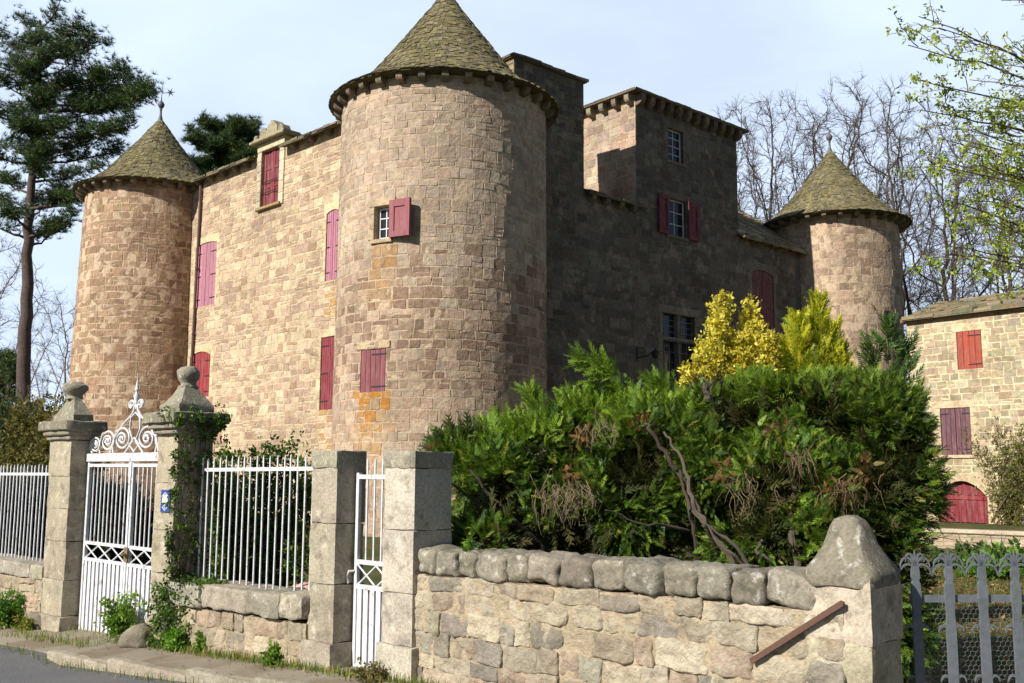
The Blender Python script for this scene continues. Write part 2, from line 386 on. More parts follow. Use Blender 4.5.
# ------------------------------------------------------------------ masonry
def cut(rects, h):
    o = []
    for (a, b, c, d) in rects:
        if a >= h[1] or b <= h[0] or c >= h[3] or d <= h[2]: o.append((a, b, c, d)); continue
        if a < h[0]: o.append((a, h[0], c, d))
        if b > h[1]: o.append((h[1], b, c, d))
        x0, x1 = max(a, h[0]), min(b, h[1])
        if c < h[2]: o.append((x0, x1, c, h[2]))
        if d > h[3]: o.append((x0, x1, h[3], d))
    return [r for r in o if r[1] - r[0] > .05 and r[3] - r[2] > .05]
def layout(u0, u1, v0, v1, hr, wr, rng, holes=(), split=.12):
    rects, v = [], v0
    while v < v1 - .02:
        h = rng.uniform(*hr)
        if v + h > v1 - hr[0] * .6: h = v1 - v
        u = u0 - rng.uniform(0, wr[0])
        while u < u1:
            w_ = rng.uniform(*wr); a, b = max(u, u0), min(u + w_, u1); u += w_
            if b - a < .06: continue
            if rng.random() < split and h > .2:
                k = rng.uniform(.4, .6); rects += [(a, b, v, v + h * k), (a, b, v + h * k, v + h)]
            else: rects.append((a, b, v, v + h))
        v += h
    for h in holes: rects = cut(rects, h)
    return rects
def masonry(mb, S, rects, pal, rng, joint=.02, proud=(.001, .018), jit=.026):
    for (a, b, c, d) in rects:
        j = joint * rng.uniform(.5, 1.3); col = pal((a + b) / 2, (c + d) / 2, rng)
        J = lambda: rng.uniform(-jit, jit)
        q = [(a + j / 2 + J(), c + j / 2 + J()), (b - j / 2 + J(), c + j / 2 + J()), (b - j / 2 + J(), d - j / 2 + J()), (a + j / 2 + J(), d - j / 2 + J())]
        cu, cv = (a + b) / 2, (c + d) / 2; w_, h = b - a, d - c
        ku, kv = 1 - .022 / w_ if w_ > .12 else .8, 1 - .022 / h if h > .12 else .8
        dd = [rng.uniform(*proud) for _ in range(4)]
        vs = [S.p(u, v, -.02) for u, v in q] + [S.p(cu + (u - cu) * ku, cv + (v - cv) * kv, dd[i]) for i, (u, v) in enumerate(q)]
        mb.hexa(vs, col, False)
def backing(mb, S, u0, u1, v0, v1, holes, col, du=None, depth=.25):
    us = sorted(set([u0, u1] + [x for h in holes for x in (h[0], h[1]) if u0 < x < u1]))
    if du:
        o = []
        for a, b in zip(us, us[1:]):
            k = max(1, int(math.ceil((b - a) / du))); o += [a + (b - a) * i / k for i in range(k)]
        us = o + [us[-1]]
    vs = sorted(set([v0, v1] + [x for h in holes for x in (h[2], h[3]) if v0 < x < v1]))
    for a, b in zip(us, us[1:]):
        for c, d in zip(vs, vs[1:]):
            mu, mv = (a + b) / 2, (c + d) / 2
            dep = 0
            for h in holes:
                if h[0] < mu < h[1] and h[2] < mv < h[3]: dep = -(h[4] if len(h) > 4 else depth)
            mb.quad(S.p(a, c, dep), S.p(b, c, dep), S.p(b, d, dep), S.p(a, d, dep), col)
    for h in holes:
        D = -(h[4] if len(h) > 4 else depth); a, b, c, d = h[:4]
        k = max(1, int((b - a) / du)) if du else 1
        for i in range(k):
            x0, x1 = a + (b - a) * i / k, a + (b - a) * (i + 1) / k
            mb.quad(S.p(x0, c, 0), S.p(x1, c, 0), S.p(x1, c, D), S.p(x0, c, D), col); mb.quad(S.p(x0, d, D), S.p(x1, d, D), S.p(x1, d, 0), S.p(x0, d, 0), col)
        mb.quad(S.p(a, c, 0), S.p(a, c, D), S.p(a, d, D), S.p(a, d, 0), col); mb.quad(S.p(b, c, D), S.p(b, c, 0), S.p(b, d, 0), S.p(b, d, D), col)

TAN = [(177, 154, 133), (172, 149, 128), (180, 157, 136), (167, 142, 121), (174, 149, 128)]
GREY = [(171, 153, 135), (176, 157, 138), (166, 148, 130), (179, 162, 143)]
RED = [(150, 126, 107), (143, 118, 101), (157, 133, 114)]
def pal_center(u, v, rng):
    z = v
    if 4.4 < z < 8.6 and rng.random() < (.5 if z < 7.9 else .2): c = rng.choice(RED)
    elif z > 8: c = rng.choice(GREY + [TAN[0]])
    else: c = rng.choice(TAN + GREY[:2])
    return vary(c, rng, .055, .01)
def pal_left(u, v, rng):
    if 2.2 < v < 5.4 and rng.random() < (.85 if abs(v - 4.0) < .8 else .4): c = rng.choice(RED)
    else: c = rng.choice(TAN + RED[2:]) if rng.random() > .12 else rng.choice(RED)
    return vary(mixc(c, (146, 114, 86), .5), rng, .09, .012)
def pal_facade(u, v, rng):
    c = rng.choice(TAN + [(194, 174, 146), (191, 170, 142), (198, 178, 150), (188, 166, 139), (193, 171, 143)]) if rng.random() > .08 else rng.choice([(170, 144, 120), (162, 135, 113)])
    return vary(c, rng, .055, .01)
def pal_shade(u, v, rng):  # greyed, darkened stone: shade of the right facade put into the colour
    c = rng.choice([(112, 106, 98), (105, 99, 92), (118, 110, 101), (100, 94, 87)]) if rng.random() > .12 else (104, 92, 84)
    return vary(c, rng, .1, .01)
def pal_right(u, v, rng):
    c = rng.choice(TAN + [(156, 136, 116)]) if rng.random() > .4 else rng.choice([(156, 134, 114), (150, 128, 108), (160, 138, 118)])
    return vary(c, rng, .09, .012)
MORTAR = (190, 168, 142)

# ------------------------------------------------------------------ CASTLE
castle = thing('castle', 'old stone castle with round corner towers, conical slate roofs and pink shutters', 'castle', (0, 42, 0))
EAVE = 14.15
def cone_roof(c, r, z0, prof, name, parent, rng, cols, lead=True):
    """prof: list of (t, radius) from eave (t=0) to tip; heights z0 + t"""
    mb = MB()
    P_ = prof
    def rad(z):
        for (a, ra), (b, rb) in zip(P_, P_[1:]):
            if a <= z <= b: return ra + (rb - ra) * (z - a) / (b - a)
        return P_[-1][1]
    mb.lathe((c[0], c[1], z0), [(P_[0][1] - .25, -.08), (P_[0][1] - .02, -.05), (P_[0][1] - .02, -.01)] + [(max(.02, q[1] - .03), q[0]) for q in P_], 48, (84, 78, 56))
    H = P_[-1][0]; z = 0.0
    while z < H - .12:
        step = .11; r0, r1 = rad(z), rad(min(H, z + step * 1.25))
        n = max(6, int(2 * math.pi * r0 / rng.uniform(.15, .18))); off = rng.random()
        for k in range(n):
            a0 = 2 * math.pi * (k + off + .03) / n; a1 = 2 * math.pi * (k + off + .97) / n
            lift = rng.uniform(.02, .045); zz = z + rng.uniform(-.03, .02); col = vary(rng.choice(cols), rng, .12, .02)
            rr0 = r0 + lift + rng.uniform(0, .015); rr1 = r1 + .006
            def q(a, r_, h): return V(c[0] + math.cos(a) * r_, c[1] + math.sin(a) * r_, z0 + h)
            up = rng.uniform(.0, .02)
            vs = [q(a0, rr0 - .035, zz - .02), q(a1, rr0 - .035, zz - .02), q(a1, rr1 - .04, zz + step * 1.3), q(a0, rr1 - .04, zz + step * 1.3),
                  q(a0, rr0, zz), q(a1, rr0, zz + up * .4), q(a1, rr1, zz + step * 1.3 + .02), q(a0, rr1, zz + step * 1.3 + .02)]
            mb.hexa(vs, col, False)
        z += step
    return mb.build(name, M['slate'], parent)
SLATE = [(112, 104, 76), (118, 110, 76), (104, 97, 72), (122, 114, 80), (116, 109, 90), (98, 91, 70)]
def corbel(S, u, ztop, parent, rng, w_=.26, h=.34, dep=.42, col=(116, 104, 88)):
    T = S.tangent(u) if isinstance(S, Cyl) else Plane(S.p(u, 0, 0), S.U, S.N)
    mb = MB(); n = 6; prof = [(0.0, ztop)]
    hw = w_ / 2; c = vary(col, rng, .12, .03)
    pts = [(-.05, ztop), (dep, ztop), (dep, ztop - h * .45)] + [(dep * math.cos(a), ztop - h * .45 - h * .55 * math.sin(a)) for a in [math.pi / 2 * k / 5 for k in range(1, 6)]] + [(-.05, ztop - h)]
    vs = [T.p(-hw, v, d) for d, v in pts] + [T.p(hw, v, d) for d, v in pts]; m_ = len(pts)
    mb.add(vs, [tuple(range(m_)), tuple(range(2 * m_ - 1, m_ - 1, -1))] + [(k, m_ + k, m_ + (k + 1) % m_, (k + 1) % m_) for k in range(m_)], c)
    return mb.build('corbel', M['castle'], parent)
def tower(name, label, c, r, batter, eave, prof, pal, rng, holes, hr, wr, hcor, ncor, arc, zbase=-.3, stain=None, tcols=SLATE):
    S = Cyl(c, r, batter); U = math.pi * r
    mb = MB()
    backing(mb, S, -U, U, zbase, eave - .02, holes, MORTAR, .3, .28)
    def pal2(u, v, rg):
        cc = pal(u, v, rg)
        if stain:
            for (a, b, z0, z1, col, pr) in stain:
                if a - .12 < u < b + .12 and z0 < v < z1:
                    t_ = pr * rg.uniform(.25, 1.05) * (1 - .55 * (z1 - v) / (z1 - z0)) * (1 if a < u < b else .4); cc = mixc(cc, col, min(1, t_))
        return cc
    us = U * .62
    masonry(mb, S, layout(-us, us, zbase, eave - .05, hr, wr, rng, [h[:4] for h in holes]), pal2, rng, .024)
    o = mb.build('round_tower', M['castle'], castle); o['label'] = label
    cone_roof(c, r, eave, prof, 'conical_roof', o, rng, tcols)
    for k in range(ncor):
        u = (-arc + 2 * arc * k / (ncor - 1)) * r
        corbel(S, u, eave - .04, o, rng, .21, hcor * .85, prof[0][1] - r - .12)
    return S, o

rng = random.Random(11)
PC = at(439.5, 470, 33.0); C = (PC.x, 33.0)
PL = at(142.5, 460, 47.6); PR = at(842, 478, 49.5); Lc = (PL.x, 47.6); Rc = (PR.x, 49.5)

def win_uv(S, x0, x1, y0, y1):
    a, b = S.hit(x0, (y0 + y1) / 2)[0], S.hit(x1, (y0 + y1) / 2)[0]
    v1, v0 = S.hit((x0 + x1) / 2, y0)[1], S.hit((x0 + x1) / 2, y1)[1]
    return a, b, v0, v1
CR = 3.47
Stmp = Cyl(C, CR)
cw = win_uv(Stmp, 374.5, 390.5, 206, 239); cs = win_uv(Stmp, 361, 386, 349, 392)
stain = [(cw[0] - .1, cw[1] + .15, cw[2] - 2.2, cw[2] - .05, (176, 132, 78), .8), (cs[0] - .15, cs[1] + .1, cs[2] - 1.3, cs[2], (184, 122, 48), 1.1),
         (cs[0] - .15, cs[1] + .1, cs[2] - 2.6, cs[2] - 1.2, (182, 140, 86), .7)]
capex = at(443, -6, 33.0).z - EAVE
SCt, oC = tower('c', 'big round tower at the near corner', C, CR, .004, EAVE,
    [(0, 3.88), (.3, 3.36), (.6, 2.94), (1.0, 2.52), (capex * .72, .96), (capex, .10)], pal_center, rng, [cw + (.3,), cs + (.12,)], (.22, .4), (.28, .6), .34, 21, R_(112), stain=stain)
lapex = at(155, 120, 47.6).z
EL = at(130, 198, 47.6).z
SLt, oL = tower('l', 'left round tower with a star weathervane', Lc, 3.26, .022, EL,
    [(0, 3.74), (.35, 3.12), (.85, 2.5), ((lapex - EL) * .7, .94), (lapex - EL, .09)], pal_left, random.Random(12), [], (.24, .42), (.36, .72), .32, 20, R_(105))
rapex = at(830, 152, 49.5).z; ER = at(838, 228, 49.5).z
slit = win_uv(Cyl(Rc, 3.1), 884.5, 891, 311, 342)
SRt, oR = tower('r', 'right round tower beside the farm building', Rc, 3.12, .004, ER,
    [(0, 3.72), (.35, 3.12), (1.0, 2.42), ((rapex - ER) * .7, .96), (rapex - ER, .10)], pal_right, random.Random(13), [slit + (.4,)], (.3, .46), (.42, .8), .3, 18, R_(105))

# finials
def finial(c, z, parent, star=False, h=1.0, col=(92, 92, 96)):
    mb = MB(); k = h
    mb.lathe((c[0], c[1], z - .12), [(.14, 0), (.11, .15 * k), (.055, .4 * k), (.05, .62 * k), (.075, .66 * k), (.05, .70 * k), (.11, .76 * k), (.16, .86 * k), (.16, .94 * k), (.10, 1.04 * k), (.04, 1.1 * k), (.02, 1.3 * k), (.012, 1.45 * k)], 14, col)
    o = mb.build('roof_finial', M['iron'], parent, True)
    if star:
        mb = MB(); mb.tube([V(c[0], c[1], z + 1.2), V(c[0] + .05, c[1] - .02, z + 2.0)], .014, 5, (80, 80, 84))
        T = Plane(V(c[0] + .42, c[1], z + 1.42), V(1, .2, 0), V(.2, -1, 0))
        poly = []
        for i in range(12):
            a = math.pi * i / 6 + .2; r_ = .24 if i % 2 == 0 else .07; poly.append((r_ * math.cos(a), r_ * math.sin(a)))
        mb.prism(T, poly, -.012, .012, (62, 66, 76)); mb.tube([V(c[0], c[1], z + 1.36), V(c[0] + .25, c[1], z + 1.42)], .012, 5, (70, 72, 80))
        mb.build('weathervane', M['iron'], parent)
finial(Lc, lapex, oL, True, 1.0); finial(Rc, rapex, oR, False, 1.0); finial(C, EAVE + capex, oC, False, 1.0)

def planks(mb, T, u0, u1, v0, v1, d0, d1, n, col, rng, arch=0.0):
    w_ = (u1 - u0) / n; mid = (u0 + u1) / 2; hw = (u1 - u0) / 2
    for k in range(n):
        a, b = u0 + k * w_ + .008, u0 + (k + 1) * w_ - .008
        def top(u): return v1 - arch * ((u - mid) / hw) ** 2
        poly = [(a, v0), (b, v0), (b, top(b)), ((a + b) / 2, top((a + b) / 2)), (a, top(a))] if arch else [(a, v0), (b, v0), (b, v1), (a, v1)]
        mb.prism(T, poly, d0, d1 + rng.uniform(-.002, .002), vary(col, rng, .06, .02))
def shutter(T, u0, u1, v0, v1, d, col, rng, parent, leaves=1, npl=4, arch=0.0, hinge='r', label=None, nh=3):
    """closed shutter: planks, meeting gap between leaves, strap hinges as sub-parts"""
    w_ = (u1 - u0) / leaves
    for q in range(leaves):
        a, b = u0 + q * w_ + .008, u0 + (q + 1) * w_ - .008
        mb = MB()
        if arch:
            n = npl
            mid = (u0 + u1) / 2; hw = (u1 - u0) / 2
            for k in range(n):
                x0, x1 = a + (b - a) * k / n + .008, a + (b - a) * (k + 1) / n - .008
                tp = lambda u: v1 - arch * ((u - mid) / hw) ** 2
                mb.prism(T, [(x0, v0), (x1, v0), (x1, tp(x1)), (x0, tp(x0))], d, d + .04 + rng.uniform(-.002, .002), vary(col, rng, .06, .02))
        else: planks(mb, T, a, b, v0, v1, d, d + .04, npl, col, rng)
        o = mb.build('shutter', M['paint'], parent)
        if label: o['label'] = label
        side = hinge if leaves == 1 else ('l' if q == 0 else 'r')
        for k in range(nh):
            z = v0 + (v1 - v0 - arch) * (.12 + .76 * k / max(1, nh - 1)); hb = MB()
            x0, x1 = (a - .05, a + (b - a) * .55) if side == 'l' else (b - (b - a) * .55, b + .05)
            hb.sbox(T, x0, x1, z - .022, z + .022, d + .041, d + .052, (44, 40, 44)); hb.build('strap_hinge', M['iron'], o)

PINK, FADED, CRIM, DEEP = (130, 62, 72), (176, 118, 136), (136, 48, 56), (104, 42, 50)
def surround(mb, T, u0, u1, v0, v1, rng, col, w_=.2, sill=True, lint=.26, d1=.03, d0=-.12, arch=0.0, jambs=True):
    if jambs:
        for sd in (0, 1):
            v = v0
            while v < v1 - .05:
                h = min(rng.uniform(.3, .5), v1 - v); ww = w_ * rng.choice((.75, 1.35))
                a, b = (u0 - ww, u0) if sd == 0 else (u1, u1 + ww)
                mb.sbox(T, a, b, v + .005, v + h - .005, d0, d1, vary(col, rng, .06), .012); v += h
    if arch:
        mid, hw = (u0 + u1) / 2, (u1 - u0) / 2
        arc = [(u0 + (u1 - u0) * k / 8, v1 - arch * ((u0 + (u1 - u0) * k / 8 - mid) / hw) ** 2 + .01) for k in range(9)]
        for k in range(8):
            (a, za), (b, zb) = arc[k], arc[k + 1]; mb.prism(T, [(a, za), (b, zb), (b, v1 + lint), (a, v1 + lint)], d0, d1, col)
        mb.sbox(T, u0 - w_ * .8, u0, v1 - arch, v1 + lint, d0, d1 - .003, col); mb.sbox(T, u1, u1 + w_ * .8, v1 - arch, v1 + lint, d0, d1 - .003, col)
    else: mb.sbox(T, u0 - w_ * 1.1, u1 + w_ * 1.1, v1 + .004, v1 + lint, d0, d1 + .005, vary(col, rng, .04), .014)
    if sill: mb.sbox(T, u0 - w_ * .6, u1 + w_ * .6, v0 - .13, v0 - .004, d0, d1 + .05, vary(col, rng, .05), .014)
PALE = (196, 184, 158)

# tower window with open shutter, tower shutter
rng = random.Random(21)
def glazed(T, u0, u1, v0, v1, d, nx, ny, parent, name='window', frame=(226, 226, 224), fw=.05, mw=.03, glass=True, label=None):
    mb = MB()
    for (a, b, c, e) in ((u0, u0 + fw, v0, v1), (u1 - fw, u1, v0, v1), (u0 + fw, u1 - fw, v0, v0 + fw), (u0 + fw, u1 - fw, v1 - fw, v1)):
        mb.sbox(T, a, b, c, e, d, d + .05, frame)
    for k in range(1, nx):
        x = u0 + (u1 - u0) * k / nx; mb.sbox(T, x - mw / 2, x + mw / 2, v0 + fw, v1 - fw, d + .01, d + .043, frame)
    for k in range(1, ny):
        z = v0 + (v1 - v0) * k / ny; mb.sbox(T, u0 + fw, u1 - fw, z - mw / 2, z + mw / 2, d + .012, d + .04, frame)
    o = mb.build(name, M['white'], parent)
    if label: o['label'] = label
    g = MB(); g.quad(T.p(u0 + fw, v0 + fw, d + .02), T.p(u1 - fw, v0 + fw, d + .02), T.p(u1 - fw, v1 - fw, d + .02), T.p(u0 + fw, v1 - fw, d + .02)); g.build('pane', M['glass'], o)
    return o
def panel_shutter(T, u0, u1, v0, v1, d, col, parent, label=None):
    mb = MB(); t_ = .07; w_ = u1 - u0
    mb.sbox(T, u0, u1, v0, v1, d, d + t_, col, .006)
    for (a, b, c, e) in ((u0, u0 + w_ * .24, v0, v1), (u1 - w_ * .24, u1, v0, v1), (u0 + w_ * .24, u1 - w_ * .24, v0, v0 + w_ * .24), (u0 + w_ * .24, u1 - w_ * .24, v1 - w_ * .3, v1)):
        mb.sbox(T, a, b, c, e, d + t_, d + t_ + .035, col, .004)
    o = mb.build('shutter', M['paint'], parent)
    if label: o['label'] = label
    return o
um = (cw[0] + cw[1]) / 2; T = SCt.tangent(um); hw = (cw[1] - cw[0]) / 2
wo = glazed(T, -hw + .05, hw, cw[2] + .04, cw[3] - .02, -.24, 2, 3, castle, label='white framed small window in the big round tower')
mb = MB(); surround(mb, T, -hw, hw, cw[2], cw[3], rng, (186, 168, 136), .16, True, .24, .025, -.1); mb.build('window_surround', M['castle'], wo)
e1 = SCt.hit(414, 219)[0] - um
panel_shutter(T, hw + .06, e1 + .03, cw[2] - .02, cw[3] + .1, .06, (138, 68, 78), wo, 'open panelled pink shutter')
um = (cs[0] + cs[1]) / 2; T = SCt.tangent(um); hw = (cs[1] - cs[0]) / 2
shutter(T, -hw + .01, hw - .01, cs[2] + .01, cs[3] - .01, -.05, (124, 62, 70), rng, castle, 1, 5, 0, 'r', 'pink plank shutter low on the big tower', 2)
mb = MB(); surround(mb, T, -hw, hw, cs[2], cs[3], rng, (192, 174, 142), .14, False, .22, .02, -.1, jambs=False); mb.build('lintel', M['castle'], castle)

# ---- left facade
A = at(189, 463, 45.0); B = at(337, 468, 37.2); A.z = B.z = 0
UL = (B - A).normalized(); NL = V(UL.y, -UL.x, 0)
FL = Plane(A, UL, NL); LLEN = (B - A).length + 1.5
FE = at(189, 180, 45.0).z; FE = (FE + at(340, 121, 37.1).z) / 2
def pw(S, x0, x1, y0, y1):   # window rectangle on a plane
    a, b = S.hit(x0, (y0 + y1) / 2)[0], S.hit(x1, (y0 + y1) / 2)[0]
    c, d = S.hit((x0 + x1) / 2, y1)[1], S.hit((x0 + x1) / 2, y0)[1]; return a, b, c, d
dm = pw(FL, 262, 280, 149, 205); s1 = pw(FL, 195, 216, 243, 306); s2 = pw(FL, 189.5, 210, 352, 397); s3 = pw(FL, 326, 339, 210, 280); s4 = pw(FL, 320.5, 334, 337, 410)
rng = random.Random(31)
mb = MB(); hl = [dm + (.2,), s1 + (.14,), s2 + (.14,), s3 + (.14,), s4 + (.14,)]
backing(mb, FL, -1.2, LLEN, -.3, FE, hl, (202, 182, 150))
def palF(u, v, rg):
    if s3[0] < u < s3[1] and s3[2] - 1.6 < v < s3[2] and rg.random() < .6: return mixc(pal_facade(u, v, rg), (178, 138, 80), rg.uniform(.2, .8))
    if s4[0] < u < s4[1] and v < s4[2] and rg.random() < .6: return mixc(pal_facade(u, v, rg), (178, 138, 84), rg.uniform(.2, .8))
    return pal_facade(u, v, rg)
masonry(mb, FL, layout(-1.2, LLEN, -.3, FE - .02, (.2, .4), (.28, .72), rng, [h[:4] for h in hl], .2), palF, rng, .026, (.002, .022), .034)
# back and end faces of the wing
dep = 7.0
q = lambda u, d, z: FL.p(u, z, -d)
mb.quad(q(-1.2, dep, -.3), q(LLEN, dep, -.3), q(LLEN, dep, FE), q(-1.2, dep, FE), TAN[0]); mb.quad(q(-1.2, dep, -.3), q(-1.2, 0, -.3), q(-1.2, 0, FE), q(-1.2, dep, FE), TAN[0])
mb.add([q(-1.2, 0, FE), q(-1.2, dep, FE), q(-1.2, dep / 2, FE + 1.3)], [(0, 1, 2)], TAN[0])
fac = mb.build('facade_wall', M['castle'], castle); fac['label'] = 'sunlit facade between two round towers'
def lauze_roof(name, parent, S, u0, u1, z0, run, rise, over, rng, cols, mat, thick=.06, tw=(.35, .6), step=.3, d0=0.0, back=True):
    """pitched slab roof going back from the wall plane; real overlapping slabs over a solid bed"""
    mb = MB(); k = rise / run
    zf = lambda d: z0 - d * k
    def P(u, d, o=0): return S.p(u, zf(d - d0) + o, d)
    a = d0 + over; e = d0 - run
    mb.hexa([P(u0, e, -.12), P(u1, e, -.12), P(u1, a, -.06), P(u0, a, -.06), P(u0, e, 0), P(u1, e, 0), P(u1, a, 0), P(u0, a, 0)], cols[0])
    if back: mb.hexa([S.p(u0, zf(-2 * run) - 2 * (2 * rise) - 0, e - run), S.p(u1, zf(-2 * run) - 4 * rise, e - run), P(u1, e, -.12), P(u0, e, -.12), S.p(u0, z0 + .0, e - run), S.p(u1, z0 + .0, e - run), P(u1, e, 0), P(u0, e, 0)], cols[0]) if False else mb.quad(P(u0, e, 0), P(u1, e, 0), S.p(u1, z0 - .1, e - run), S.p(u0, z0 - .1, e - run), cols[0])
    d = a
    while d > e + .05:
        u = u0 - rng.uniform(0, .3); d2 = max(e - .05, d - step * 1.5)
        while u < u1:
            w_ = rng.uniform(*tw); x0, x1 = max(u, u0) + .006, min(u + w_, u1 + .05) - .006; u += w_
            if x1 - x0 < .08: continue
            th = thick * rng.uniform(.6, 1.3); f = d + rng.uniform(-.05, .06); col = vary(rng.choice(cols), rng, .16, .05); tl = rng.uniform(-.012, .012)
            mb.hexa([P(x0, f, -.005), P(x1, f, -.005), P(x1, d2, .002), P(x0, d2, .002), P(x0, f, th + .03 - tl), P(x1, f, th + .03 + tl), P(x1, d2, th * .5), P(x0, d2, th * .5)], col)
        d -= step
    return mb.build(name, mat, parent)
LZ = [(104, 96, 78), (114, 104, 82), (94, 88, 72), (122, 110, 88)]
lauze_roof('wing_roof', fac, FL, -.6, dm[0] - .5, FE + .02, 3.5, 1.15, .42, rng, LZ, M['slate'])
lauze_roof('wing_roof', fac, FL, dm[1] + .45, LLEN, FE + .02, 3.5, 1.15, .42, rng, LZ, M['slate'])
lauze_roof('wing_roof', fac, FL, dm[0] - .5, dm[1] + .45, FE + .3, 3.2, .9, -.3, rng, LZ, M['slate'])
for px in (203, 215, 227, 239, 250): corbel(FL, FL.hit(px, 165)[0], FE - .03, fac, rng, .22, .3, .34)
for px in (297, 315, 332): corbel(FL, FL.hit(px, 145)[0], FE - .03, fac, rng, .22, .3, .34)
# dormer with stone pediment
mb = MB(); rg = random.Random(3); a, b, c, d = dm
for sd in (0, 1):
    v = c - .1
    while v < d:
        h = min(rg.uniform(.38, .5), d - v + .01); ww = .3 if sd == 0 else .34
        x0, x1 = (a - ww, a) if sd == 0 else (b, b + ww)
        mb.sbox(FL, x0, x1, v + .005, v + h - .005, -.18, .07, vary(PALE, rg, .06), .014); v += h
mb.sbox(FL, a - .32, b + .36, d + .004, d + .34, -.6, .08, vary(PALE, rg, .04), .014)
dorm = mb.build('dormer', M['castle'], castle); dorm['label'] = 'stone dormer with carved pediment breaking the eave'
mb = MB(); mb.sbox(FL, a - .62, b + .6, d + .345, d + .47, -.7, .34, (150, 140, 112), .03); mb.sbox(FL, a - .5, b + .5, d + .475, d + .56, -.6, .24, (160, 150, 124), .02); mb.build('cornice', M['lichen'], dorm)
zc = d + .56; mid = (a + b) / 2
mb = MB(); mb.prism(FL, [(mid - .36, zc), (mid + .5, zc), (mid + .5, zc + .3), (mid + .22, zc + .62), (mid + .02, zc + .66), (mid - .2, zc + .48), (mid - .36, zc + .22)], -.35, .1, (156, 146, 120))
for (cx, r_, z_) in ((mid - .62, .3, .24), (mid + .7, .24, .16)):
    mb.prism(FL, [(cx - r_, zc), (cx + r_, zc), (cx + r_ * .95, zc + z_ * .8)] + [(cx + r_ * math.cos(t_) * .8, zc + z_ + r_ * math.sin(t_) * .8) for t_ in [math.pi * k / 8 for k in range(1, 8)]] + [(cx - r_ * .95, zc + z_ * .7)], -.3, .08, (140, 132, 108))
mb.lumpy(FL.p(a - .5, zc + .12, 0), (FL.U, FL.N, V(0, 0, 1)), (.13, .13, .15), rg, 4, 3, .02, 4, (150, 142, 116))
mb.build('pediment', M['lichen'], dorm)
mb = MB(); mb.sbox(FL, a - .2, b + .2, c - .13, c - .01, -.1, .17, (158, 138, 90), .02); mb.build('sill', M['lichen'], dorm)
# dormer shutters (panelled two-leaf)
for (x0, x1) in ((a + .02, (a + b) / 2 - .006), ((a + b) / 2 + .006, b - .02)):
    ms = MB(); ms.sbox(FL, x0, x1, c + .02, d - .02, -.16, -.12, DEEP)
    ww = x1 - x0
    for k in range(3):
        z0 = c + .02 + (d - c - .04) * k / 3
        for (p0, p1, r0, r1) in ((x0, x0 + ww * .2, z0, z0 + (d - c) / 3), (x1 - ww * .2, x1, z0, z0 + (d - c) / 3), (x0 + ww * .2, x1 - ww * .2, z0, z0 + .09)): ms.sbox(FL, p0, p1, r0, r1, -.119, -.095, (128, 46, 55))
    ms.build('shutter', M['paint'], dorm)
rb = MB(); 
for z in (c + (d - c) * .26, c + (d - c) * .45): rb.tube([FL.p(a + .02, z, -.03), FL.p(b - .02, z, -.03)], .018, 5, (50, 40, 42))
rb.build('guard_rail', M['iron'], dorm)
# facade shutters
for (w4, colr, lv, ar, lab) in ((s1, FADED, 2, .12, 'faded pink arched shutter'), (s2, (144, 46, 52), 2, .2, 'crimson arched shutter above the gate'), (s3, FADED, 2, .12, 'faded pink shutter beside the tower'), (s4, (132, 48, 57), 1, 0, 'crimson plank shutter low beside the tower')):
    shutter(FL, w4[0] + .01, w4[1] - .01, w4[2] + .01, w4[3] - .01, -.06, colr, rng, castle, lv, 3 if lv == 2 else 6, ar, 'l', lab, 3)
    mb = MB(); surround(mb, FL, w4[0], w4[1], w4[2], w4[3], rng, (204, 186, 150), .2, False, .3, .022, -.12, ar); mb.build('window_surround', M['castle'], castle)
# drainpipe in the corner
mb = MB(); top = FL.p(.12, FE - .25, .12); mb.tube([top, FL.p(.10, FE - 1, .10), FL.p(.0, 6, .10), FL.p(-.12, .2, .12)], .065, 8, (92, 66, 60)); 
for z in (2.4, 5.2, 8, 11): mb.tube([FL.p(-.11 + .018 * z, z, .105), FL.p(-.11 + .018 * z, z + .08, .105)], .085, 8, (80, 58, 54))
mb.build('drainpipe', M['iron'], castle)

# ---- right facade (in shade)
Cv, Rv = V(C[0], C[1], 0), V(Rc[0], Rc[1], 0)
UR = (Rv - Cv).normalized(); NR = V(UR.y, -UR.x, 0); FR = Plane(Cv, UR, NR); RLEN = (Rv - Cv).length
uat = lambda px, py=300: FR.hit(px, py)[0]
tB0, tB1, tS0, tS1 = uat(514, 65), uat(583.5, 85), uat(635, 92), uat(736, 132)
zB = FR.hit(583, 83)[1]; zS = (FR.hit(635, 92)[1] + FR.hit(735, 133)[1]) / 2; zW = (FR.hit(585, 190)[1] + FR.hit(632, 205)[1]) / 2; zW2 = (FR.hit(740, 228)[1] + FR.hit(792, 250)[1]) / 2
rng = random.Random(41)
wA = pw(FR, 668, 683, 130, 162); wB = pw(FR, 667, 686, 200, 236); wC = pw(FR, 663, 695, 315, 382); wD = pw(FR, 752.5, 774, 271, 342)
hl = [wA + (.25,), wB + (.25,), wC + (.3,), wD + (.14,)]
mb = MB(); MS = (116, 108, 96)  # mortar darkened along with the facade stone, for shade
zs = min(zW2, wB[2] - .3)
backing(mb, FR, 0, tS0, -.3, zW2, [h for h in hl if h[1] < tS0], MS); backing(mb, FR, tS0, tS1, -.3, zs, [h for h in hl if tS0 < h[0] and h[3] < zs], MS); backing(mb, FR, tS1, RLEN, -.3, zW2, [h for h in hl if h[0] > tS1], MS)
backing(mb, FR, tB0, tB1, zW2, zB, [], MS); backing(mb, FR, tS0, tS1, zs, zS, [wA + (.25,), wB + (.25,)], MS)
